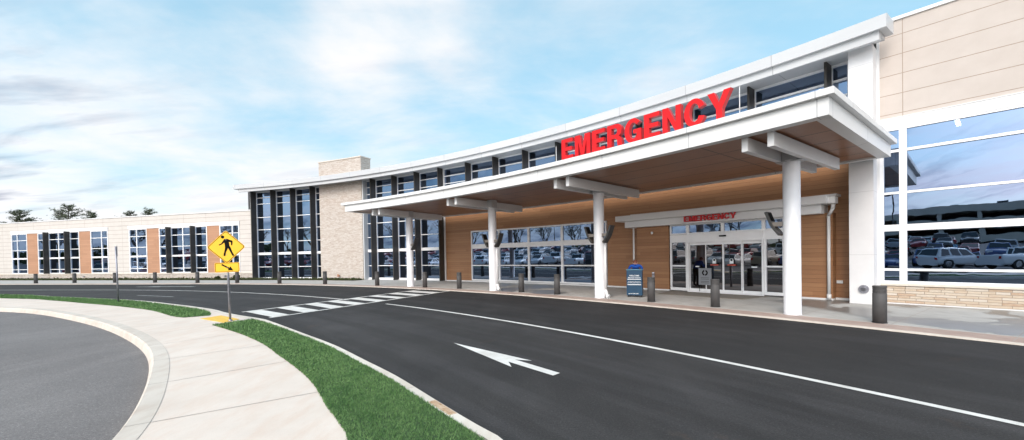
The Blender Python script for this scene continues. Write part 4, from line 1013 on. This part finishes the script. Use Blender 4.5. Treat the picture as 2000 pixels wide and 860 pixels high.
# ------------------------------------------------------------------ valet podium and attendant
def text_mesh(body,size,M4,m,name,parent,ext=.002):
    cu=bpy.data.curves.new('t','FONT'); cu.body=body; cu.size=size; cu.align_x='CENTER'; cu.extrude=ext; cu.offset=size*.018
    to=bpy.data.objects.new('t',cu); COL.objects.link(to); bpy.context.view_layer.update()
    me=bpy.data.meshes.new_from_object(to.evaluated_get(bpy.context.evaluated_depsgraph_get())); bpy.data.objects.remove(to); bpy.data.curves.remove(cu)
    me.transform(M4); me.materials.clear(); me.materials.append(m); me.name=name
    o=bpy.data.objects.new(name,me); COL.objects.link(o); o.parent=parent; return o
pc=Vector((4.93,16.18,.03)); PD=thing('valet_podium','blue wheeled valet parking podium with white lettering in front of the wood wall','podium',tuple(pc),R(0),world=False)
PA=R(-22)   # front turned a little to the road
W_,D_,H_=.60,.46,1.08
mb=MB(); mb.box((0,0,.07+(H_-.07)/2),(W_,D_,H_-.07)); bd=build(mb,'body',M['blue'],PD,bevel=.012)
mb=MB(); mb.box((0,0,H_+.012),(W_+.03,D_+.03,.022)); build(mb,'top',mat('podium_top',(.10,.28,.38),.4),PD,bevel=.005)
for a,b in ((-1,-1),(1,-1),(1,1),(-1,1)):
    mb=MB(); x,y=a*(W_/2-.05),b*(D_/2-.05); mb.cyl((x-.015,y,.035),(x+.015,y,.035),.035,.035,14); mb.box((x,y,.062),(.03,.04,.02)); build(mb,'wheel',M['dark'],PD)
FM=lambda z:Matrix(((1,0,0,0),(0,0,-1,-D_/2-.002),(0,1,0,z),(0,0,0,1)))
text_mesh('WELCOME',.078,FM(.83),M['plaswhite'],'lettering',bd); text_mesh('FREE VALET PARKING',.050,FM(.76),M['plaswhite'],'lettering',bd)
text_mesh('FOR PATIENTS AND VISITORS',.036,FM(.605),M['plaswhite'],'lettering',bd); text_mesh('NO TIPPING PLEASE, THANK YOU',.034,FM(.56),M['plaswhite'],'lettering',bd)
text_mesh('TOWNE PARK',.05,FM(.125),M['plaswhite'],'lettering',bd)
mb=MB(); mb.box((0,-D_/2-.003,.715),(.52,.004,.026)); mb.box((0,-D_/2-.003,.50),(.52,.004,.026)); mb.box((-.2,-D_/2-.003,.14),(.05,.004,.02)); build(mb,'stripe',M['plaswhite'],bd,merge=False)
PD.rotation_euler=(0,0,PA)
# attendant bending forward behind the podium
PE=thing('person','person in a bright blue jacket bent forward behind the valet podium','person',tuple(pc+Vector((math.sin(-PA)*.55*1,math.cos(PA)*.55,0))),PA,world=False)
def skin(name,verts,edges,rad,root,mats,parent,sub=2,matf=None):
    me=bpy.data.meshes.new(name); me.from_pydata(verts,edges,[]); o=bpy.data.objects.new(name,me); COL.objects.link(o)
    sk=o.modifiers.new('skin','SKIN'); 
    for i,v in enumerate(me.skin_vertices[0].data): v.radius=rad[i] if isinstance(rad[i],tuple) else (rad[i],rad[i]); v.use_root=(i==root)
    s=o.modifiers.new('sub','SUBSURF'); s.levels=sub; s.render_levels=sub
    bpy.context.view_layer.update()
    m2=bpy.data.meshes.new_from_object(o.evaluated_get(bpy.context.evaluated_depsgraph_get())); bpy.data.objects.remove(o)
    m2.materials.clear()
    for m in mats: m2.materials.append(m)
    for p in m2.polygons:
        p.use_smooth=True
        if matf: p.material_index=matf(p.center)
    m2.name=name; o=bpy.data.objects.new(name,m2); COL.objects.link(o); o.parent=parent; return o
v=[(0,.12,.93),(0,.02,1.06),(0,-.07,1.17),(0,-.15,1.24),(0,-.21,1.28),(0,-.26,1.33),(0,-.28,1.40)]
rad=[(.15,.12),(.14,.11),(.17,.12),(.15,.09),(.055,.055),(.078,.085),(.07,.078)]
e=[(i,i+1) for i in range(6)]
def chain(par,pts,rs):
    for p,r_ in zip(pts,rs):
        v.append(p); rad.append(r_); e.append((par,len(v)-1)); par=len(v)-1
    return par
for s in (-1,1):
    k=chain(3,[(s*.19,-.14,1.23),(s*.26,-.12,1.10),(s*.25,-.20,1.00),(s*.16,-.32,1.04),(s*.135,-.35,1.05)],[.06,.05,.042,.032,.026])
    for f in range(4):
        fx=s*(.135-.008)+s*(f-1.5)*.017; chain(k,[(fx,-.39,1.06),(fx,-.42,1.05),(fx,-.435,1.035)],[.010,.009,.008])
    chain(k,[(s*.10,-.35,1.06),(s*.085,-.375,1.06)],[.011,.009])
    chain(0,[(s*.10,.10,.86),(s*.12,.06,.48),(s*.12,.10,.10),(s*.13,.0,.045),(s*.13,-.08,.035)],[.095,.065,.05,.045,.035])
def mf(c):
    if c.z<.10: return 3
    if c.z<.90 and abs(c.x)<.3 and not (c.y<-.2): return 2
    if c.z>1.295 and abs(c.x)<.12: return 0
    if c.y<-.335: return 0
    return 1
body=skin('body',v,e,rad,0,[M['skin'],M['jacket'],M['trouser'],M['dark']],PE,2,mf)
hc=Vector((0,-.285,1.365)); mb=MB()
def ell(mb,c,r,n=14,m_=10,mi=0,zmin=-1):
    P=[[Vector(c)+Vector((r[0]*math.cos(2*pi*i/n)*math.sin(pi*j/m_),r[1]*math.sin(2*pi*i/n)*math.sin(pi*j/m_),r[2]*math.cos(pi*j/m_))) for i in range(n)] for j in range(m_+1)]
    for j in range(m_):
        if math.cos(pi*(j+1)/m_)<zmin: break
        for i in range(n):
            q=[P[j][i],P[j+1][i],P[j+1][(i+1)%n],P[j][(i+1)%n]]; mb.face(q,None,mi,True)
ell(mb,hc+Vector((0,.03,.012)),(.098,.10,.108),zmin=-.55); build(mb,'hair',M['hair'],PE)
mb=MB()
for s in (-1,1): ell(mb,hc+Vector((s*.09,0,-.01)),(.012,.022,.032),8,6); ell(mb,hc+Vector((s*.032,-.088,.0)),(.012,.008,.008),8,6)
ell(mb,hc+Vector((0,-.105,-.02)),(.014,.02,.025),8,6); ell(mb,hc+Vector((0,-.092,-.055)),(.026,.008,.008),8,6); build(mb,'face',M['skin'],PE)

# ------------------------------------------------------------------ trees behind the low wing
def tube(mb,a,b,r0,r1,n=6): mb.cyl(a,b,r0,r1,n,cap=False)
def pine(pos,h,crown,lb,grp,wide=1.0,seed=1,loose=.5):
    rd=random.Random(seed); o=thing('pine_tree',lb,'tree',pos,0,grp,world=False)
    mb=MB(); tube(mb,(0,0,0),(0,0,h*.95),.32,.05,9); 
    vs=[];fs=[]
    z=h*.35
    while z<h*.99:
        f=(z-h*.35)/(h*.64); L0=crown*wide*(1-f)**.75*rd.uniform(.8,1.15)+.6
        for k in range(rd.choice((3,4,5))):
            if rd.random()<loose*.35: continue
            a=rd.random()*6.283; el=rd.uniform(-.1,.35)+f*.35; Lk=L0*rd.uniform(.6,1.15)
            d=Vector((math.cos(a)*math.cos(el),math.sin(a)*math.cos(el),math.sin(el))); p=Vector((0,0,z)); tube(mb,p,p+d*Lk,.05,.015,4)
            ncl=int(Lk*14)+8
            for c in range(ncl):
                t=.25+.78*rd.random(); q=p+d*Lk*t+Vector((rd.gauss(0,.12+.10*Lk*.3),rd.gauss(0,.12+.10*Lk*.3),rd.gauss(0,.09)))
                for _ in range(5):
                    u=Vector((rd.gauss(0,1),rd.gauss(0,1),rd.gauss(.5,.8))).normalized()*rd.uniform(.16,.36); w_=u.cross(Vector((rd.random(),rd.random(),rd.random()))).normalized()*.035
                    i=len(vs); vs+= [tuple(q-w_),tuple(q+w_),tuple(q+u)]; fs.append((i,i+1,i+2))
        z+=rd.uniform(.28,.5)
    build(mb,'trunk',M['bark'],o)
    me=bpy.data.meshes.new('crown'); me.from_pydata(vs,[],fs); me.materials.append(M['needle']); c=bpy.data.objects.new('crown',me); COL.objects.link(c); c.parent=o
    return o
def raypos(px,Y): 
    return ((px-1000)/785.26*Y,Y,-.05)
pine(raypos(42,66),10.6,4.4,'broad rounded evergreen above the far left of the low wing roof','evergreens behind the low wing',1.0,11,.0)
pine(raypos(137,66),11.4,4.2,'tallest pointed dark pine above the low wing roof','evergreens behind the low wing',.9,5,.8)
pine(raypos(181,70),10.9,2.6,'small evergreen just right of the pointed pine above the low wing roof','evergreens behind the low wing',1,8,.4)
pine(raypos(258,70),10.8,2.8,'left of the two low dark crowns at the middle of the low wing roof','evergreens behind the low wing',1,21,.6)
pine(raypos(296,70),10.9,2.6,'right of the two low dark crowns at the middle of the low wing roof','evergreens behind the low wing',1,33,.6)

# ------------------------------------------------------------------ what the glass reflects: cars, lamps, garage, bare trees
Nn=Vector((-.769,-.639,0)); Ss=Vector((-.639,.769,0))
def lotp(n,s): return Nn*n+Ss*s
def car(kind,paint):
    o=thing('parked_car','x','car',(0,0,0),0,'cars in the lot, seen mirrored in the windows',world=False)
    Lh={'sedan':2.35,'suv':2.4,'pickup':2.85,'hatch':2.1}[kind]; H={'sedan':1.45,'suv':1.75,'pickup':1.88,'hatch':1.5}[kind]; Wd={'sedan':.9,'suv':.96,'pickup':1.0,'hatch':.88}[kind]
    belt={'sedan':.95,'suv':1.12,'pickup':1.2,'hatch':.98}[kind]; gc=.22 if kind in('sedan','hatch') else .32
    nose={'sedan':.72,'suv':.92,'pickup':1.05,'hatch':.76}[kind]; hood={'sedan':.40,'suv':.48,'pickup':.42,'hatch':.48}[kind]
    st=[(-1,.78,nose*.8 if kind=='sedan' else belt*.88),(-.96,.90,belt*.94),(-.8,.98,belt*.99),(-.45,1,belt),(0,1,belt),(hood-.05,1,belt-.01),(.7,.98,nose+.08),(.9,.92,nose),(.985,.78,nose*.82)]
    if kind=='suv' or kind=='hatch': st[0]=(-1,.86,belt*.9); st[1]=(-.97,.94,belt)
    if kind=='pickup': st[0]=(-1,.95,belt*.95); st[1]=(-.99,.98,belt)
    mb=MB()
    secs=[]
    for fx,fw,zt in st:
        x=fx*Lh; w_=fw*Wd; secs.append([(x,-w_*.9,gc),(x,-w_,gc+.15),(x,-w_,zt-.16),(x,-w_*.9,zt),(x,w_*.9,zt),(x,w_,zt-.16),(x,w_,gc+.15),(x,w_*.9,gc)])
    for a,b in zip(secs[:-1],secs[1:]):
        for i in range(8): j=(i+1)%8; mb.face([a[i],b[i],b[j],a[j]],None,0,True)
    mb.face(secs[0]); mb.face(secs[-1][::-1])
    if kind=='pickup': cab=[(-.12,.9),(.40,.92)]; rf=[(-.05,.80),(.24,.78)]
    elif kind=='suv': cab=[(-.95,.92),(.46,.93)]; rf=[(-.82,.78),(.16,.78)]
    elif kind=='hatch': cab=[(-.9,.92),(.5,.93)]; rf=[(-.62,.76),(.12,.76)]
    else: cab=[(-.74,.90),(.44,.93)]; rf=[(-.34,.72),(.12,.72)]
    B=[(cab[0][0]*Lh,cab[0][1]*Wd),(cab[1][0]*Lh,cab[1][1]*Wd)]; T=[(rf[0][0]*Lh,rf[0][1]*Wd),(rf[1][0]*Lh,rf[1][1]*Wd)]
    b4=[Vector((B[0][0],-B[0][1],belt-.02)),Vector((B[1][0],-B[1][1],belt-.04)),Vector((B[1][0],B[1][1],belt-.04)),Vector((B[0][0],B[0][1],belt-.02))]
    t4=[Vector((T[0][0],-T[0][1],H-.03)),Vector((T[1][0],-T[1][1],H-.03)),Vector((T[1][0],T[1][1],H-.03)),Vector((T[0][0],T[0][1],H-.03))]
    for i in range(4): j=(i+1)%4; mb.face([b4[i],b4[j],t4[j],t4[i]])
    tp=[p*1.0+Vector((0,0,.035)) for p in t4]; ctr=(t4[0]+t4[2])/2
    mb.face([Vector((ctr.x+(p.x-ctr.x)*.9,p.y*.9,H)) for p in t4])
    for i in range(4):
        j=(i+1)%4; q=lambda p:Vector((ctr.x+(p.x-ctr.x)*.9,p.y*.9,H)); mb.face([t4[i],t4[j],q(t4[j]),q(t4[i])])
    if kind=='pickup':
        pass
    bd=build(mb,'body',paint,o)
    md=bd.modifiers.new('b','BEVEL'); md.width=.03; md.segments=2; md.limit_method='ANGLE'; md.angle_limit=R(30)
    # glazing, a hair proud, pillars left in paint
    mb=MB()
    for i in range(4):
        j=(i+1)%4; A,Bq,Cq,Dq=b4[i],b4[j],t4[j],t4[i]; n=(Bq-A).cross(Dq-A).normalized()*.008
        if n.dot((A+Cq)/2-Vector((ctr.x,0,A.z)))<0: n=-n
        segs=[(.06,.94)] if i in (1,3) else ([(.08,.36),(.40,.66),(.70,.93)] if kind in('suv','hatch') else [(.10,.52),(.56,.92)])
        f=lambda u,v_: (A.lerp(Bq,u)).lerp(Dq.lerp(Cq,u),v_)+n
        for u0_,u1_ in segs: mb.face([f(u0_,.12),f(u1_,.12),f(u1_,.9),f(u0_,.9)])
    build(mb,'windows',M['carglass'],o,merge=False)
    wr=.34 if kind in('sedan','hatch') else .40
    for fx in (-.6,.62):
        for s in (-1,1):
            mb=MB(); x=fx*Lh; y=s*Wd; mb.cyl((x,y-s*.2,wr),(x,y+s*.015,wr),wr,wr,22); mb.cyl((x,y+s*.012,wr),(x,y+s*.025,wr),wr*.62,wr*.55,16,mi=1); build(mb,'wheel',[M['tyre'],M['rim']],o)
    for s in (-1,1):
        mb=MB(); mb.box((.955*Lh,s*Wd*.68,nose-.12),(.16,.3,.14)); build(mb,'headlight',M['headlight'],o)
        mb=MB(); mb.box((-.985*Lh,s*Wd*.78,belt-.22),(.10,.2,.22)); build(mb,'taillight',M['taillight'],o)
    return o
kinds={}
palette=['white','silver','grey','black','red','blue','black','grey','tan','white','blue','red','silver','black']
rc=random.Random(12); cnt=0
colname={'white':'white','silver':'silver','grey':'dark grey','black':'black','red':'dark red','blue':'blue','tan':'tan'}
kname={'sedan':'saloon car','suv':'tall estate car','pickup':'pickup truck','hatch':'small hatchback'}
def place(kind,colr,pos,rz,lb=None):
    key=(kind,colr)
    if key not in kinds:
        o=car(kind,CARC[colr]); o.location=pos; o.rotation_euler=(0,0,rz); kinds[key]=o
    else: o=dup(kinds[key],pos,rz)
    o['label']=lb or ('%s %s in the lot, mirrored in the windows'%(colname[colr],kname[kind])); return o
angS=math.atan2(Nn.y,Nn.x)
rows=[(18.5,9,74,0),(24.5,-34,74,1),(36,-30,78,1),(41.3,-30,78,0),(55,-30,82,1),(60.3,-30,82,0),(74,-30,82,1)]
def lz(n): return .012+min(2.4,max(0,n-29)*.075)
for n_,s0,s1,fl in rows:
    s=s0
    while s<s1:
        p=lotp(n_,s); s+=2.85+rc.random()*.2
        if abs(p.x)<1.42*p.y+1: continue
        if n_>50 and rc.random()<.3: continue
        if rc.random()<.10: continue
        k=rc.choice(['sedan','suv','sedan','suv','hatch','sedan','suv','sedan','pickup']); c=rc.choice(palette)
        if k in('hatch','pickup') and c not in('white','red','grey'): c='white'
        place(k,c,(p.x,p.y,lz(n_)),angS+(pi if (rc.random()<.8)==bool(fl) else 0)+rc.uniform(-.03,.03)); cnt+=1
# two vehicles broadside, seen clearly in the right-hand window
place('suv','white',(-15.7,-9.8,.006),-pi/2-.18,'white tall estate car mirrored broadside in the right hand window')
place('pickup','white',(-12.7,-12.6,.006),-pi/2-.10,'white pickup truck mirrored at the right edge of the right hand window')
# rising ground under the back rows
mb=MB(); A=[lotp(28.5,s) for s in range(-150,100,5)]; B=[lotp(135,s) for s in range(-150,100,5)]; Cc=[lotp(61,s) for s in range(-150,100,5)]; ribbon(mb,A,Cc,.012,2.41); ribbon(mb,Cc,B,2.41,2.42); structure(mb,'parking_lot',M['lot2'])
mb=MB(); A=[lotp(29.3,s) for s in range(-60,80,5)]; B=[lotp(32.6,s) for s in range(-60,80,5)]; ribbon(mb,A,B,.10,.26); structure(mb,'verge',M['drygrass'])
mb=MB(); A=[lotp(4.6,s) for s in range(-40,5,4)]; B=[lotp(8.0,s) for s in range(-40,5,4)]; ribbon(mb,A,B,.13,.15); structure(mb,'verge',M['drygrass'])
mb=MB(); A=[lotp(8.0,s) for s in range(-40,5,4)]; B=[lotp(8.6,s) for s in range(-40,5,4)]; ribbon(mb,A,B,.15,.15); ribbon(mb,B,B,.15,0); structure(mb,'kerb',M['kerb'])
# parking bay signs
def baysign():
    o=thing('bay_sign','x','sign',(0,0,0),0,'pale blue parking bay signs, seen mirrored',world=False)
    mb=MB(); mb.cyl((0,0,0),(0,0,2.1),.035,.035,8); build(mb,'post',M['steel'],o)
    mb=MB(); mb.box((0,0,1.85),(.03,.34,.5)); build(mb,'sign_plate',mat('bay_sign_blue',(.30,.55,.75),.5),o)
    return o
bs=baysign(); first=True
for k,s in enumerate((-14,-8.5,-3,2.5,8)):
    p=lotp(20.6,s)
    if first: bs.location=(p.x,p.y,0); bs.rotation_euler=(0,0,angS); first=False; o=bs
    else: o=dup(bs,(p.x,p.y,0),angS)
    o['label']='pale blue parking bay sign on a post, mirrored in the right hand window'
# lamps
def lot_lamp():
    o=thing('lot_lamp','x','street lamp',(0,0,0),0,'tall lamps of the parking lot, seen mirrored',world=False)
    mb=MB(); mb.cyl((0,0,0),(0,0,8.5),.09,.06,10); mb.cyl((0,0,0),(0,0,.7),.3,.3,16); build(mb,'pole',M['fin'],o)
    for s in (-1,1):
        mb=MB(); mb.box((s*.7,0,8.5),(.7,.35,.12)); mb.box((s*.2,0,8.5),(.4,.08,.08)); build(mb,'lamp_head',M['fin'],o)
    return o
ll=lot_lamp(); first=True
for n_,s in ((35.6,-20),(35.6,8),(35.6,40),(54,-10),(54,22),(54,60)):
    p=lotp(n_,s)
    if first: ll.location=(p.x,p.y,lz(n_)); first=False; o=ll
    else: o=dup(ll,(p.x,p.y,lz(n_)))
    o['label']='tall dark twin-headed lamp of the parking lot, seen only mirrored in the windows'
# parking garage
GA=thing('parking_garage','long tan multi-level parking garage mirrored in the right hand window','building',tuple(lotp(112,-28)+Vector((0,0,3.0))),math.atan2(Ss.y,Ss.x),world=False)
for lv in range(3):
    mb=MB(); mb.box((0,0,.4+lv*2.9),(110,30,.35)); mb.box((0,-15.1,.9+lv*2.9),(110,.25,1.55)); mb.box((0,15.1,.9+lv*2.9),(110,.25,1.55)); build(mb,'deck',M['garage'],GA)
for k in range(19):
    mb=MB(); mb.box((-54+k*6,-14.7,3.3),(.6,.6,6.4)); build(mb,'pier',M['garage'],GA)
mb=MB(); mb.box((0,2,3.2),(108,.4,6.2)); build(mb,'core_wall',M['interior'],GA)
# bare winter trees
def baretree(seed,h):
    rd=random.Random(seed); mb=MB()
    def br(p,d,Lk,r,dep):
        q=p+d*Lk; mb.cyl(p,q,r,r*.68,5 if dep>1 else 7,cap=False)
        if dep>=5: return
        for _ in range(3 if dep<4 else 4):
            nd=(d+Vector((rd.gauss(0,.45),rd.gauss(0,.45),rd.gauss(.08,.25)))).normalized(); br(q,nd,Lk*rd.uniform(.62,.82),r*.62,dep+1)
    br(Vector((0,0,0)),Vector((0,0,1)),h*.26,.24,0)
    o=thing('bare_tree','x','tree',(0,0,0),0,'leafless trees beyond the lot, seen mirrored',world=False); build(mb,'trunk',M['bark'],o,merge=False); return o
bt=[baretree(s,h) for s,h in ((1,12),(2,10),(4,13))]; used=[0,0,0]
for k in range(30):
    s=20+k*5.2+rc.uniform(-2,2); n_=66+rc.uniform(0,26)
    if s>95: n_=40+rc.uniform(0,40)
    p=lotp(n_,s)
    if abs(p.x)<1.5*p.y+2: continue
    i=k%3
    if not used[i]: o=bt[i]; o.location=(p.x,p.y,lz(n_)-.1); used[i]=1
    else: o=dup(bt[i],(p.x,p.y,lz(n_)-.1),rc.random()*6)
    o['label']='bare winter tree beyond the parking lot, seen only mirrored in the windows'
# distant wood line behind the lot
vs=[];fs=[]
rw=random.Random(5)
for _ in range(9000):
    s=rw.uniform(-140,170); n_=rw.uniform(125,140); p=lotp(n_,s)
    if abs(p.x)<1.5*p.y+2: continue
    z=lz(n_)-1+rw.random()**.8*(3.6+1.5*math.sin(s*.11)+1.2*math.sin(s*.31)); q=Vector((p.x,p.y,z)); u=Vector((rw.gauss(0,1),rw.gauss(0,1),rw.gauss(0,1))).normalized()*1.1; v_=u.cross(Vector((rw.random(),rw.random(),rw.random()))).normalized()*.7
    i=len(vs); vs+= [tuple(q-u),tuple(q-v_),tuple(q+u),tuple(q+v_)]; fs.append((i,i+1,i+2,i+3))
me=bpy.data.meshes.new('distant_woods'); me.from_pydata(vs,[],fs); me.materials.append(M['shrub']); o=bpy.data.objects.new('distant_woods',me); COL.objects.link(o); tag(o,'dark band of distant woods beyond the parking lot','woods',kind='stuff')

for k in range(11):
    t=math.atan2(Ss.y,Ss.x); q=lotp(112,-28)+Ss*(-40+k*8.3+rc.uniform(-1,1))-Nn*11
    kc=[('suv','silver'),('sedan','grey'),('sedan','black'),('suv','white')][k%4]
    place(kc[0],kc[1],(q.x,q.y,9.38),angS,'%s vehicle on the top deck of the mirrored parking garage'%colname[kc[1]])
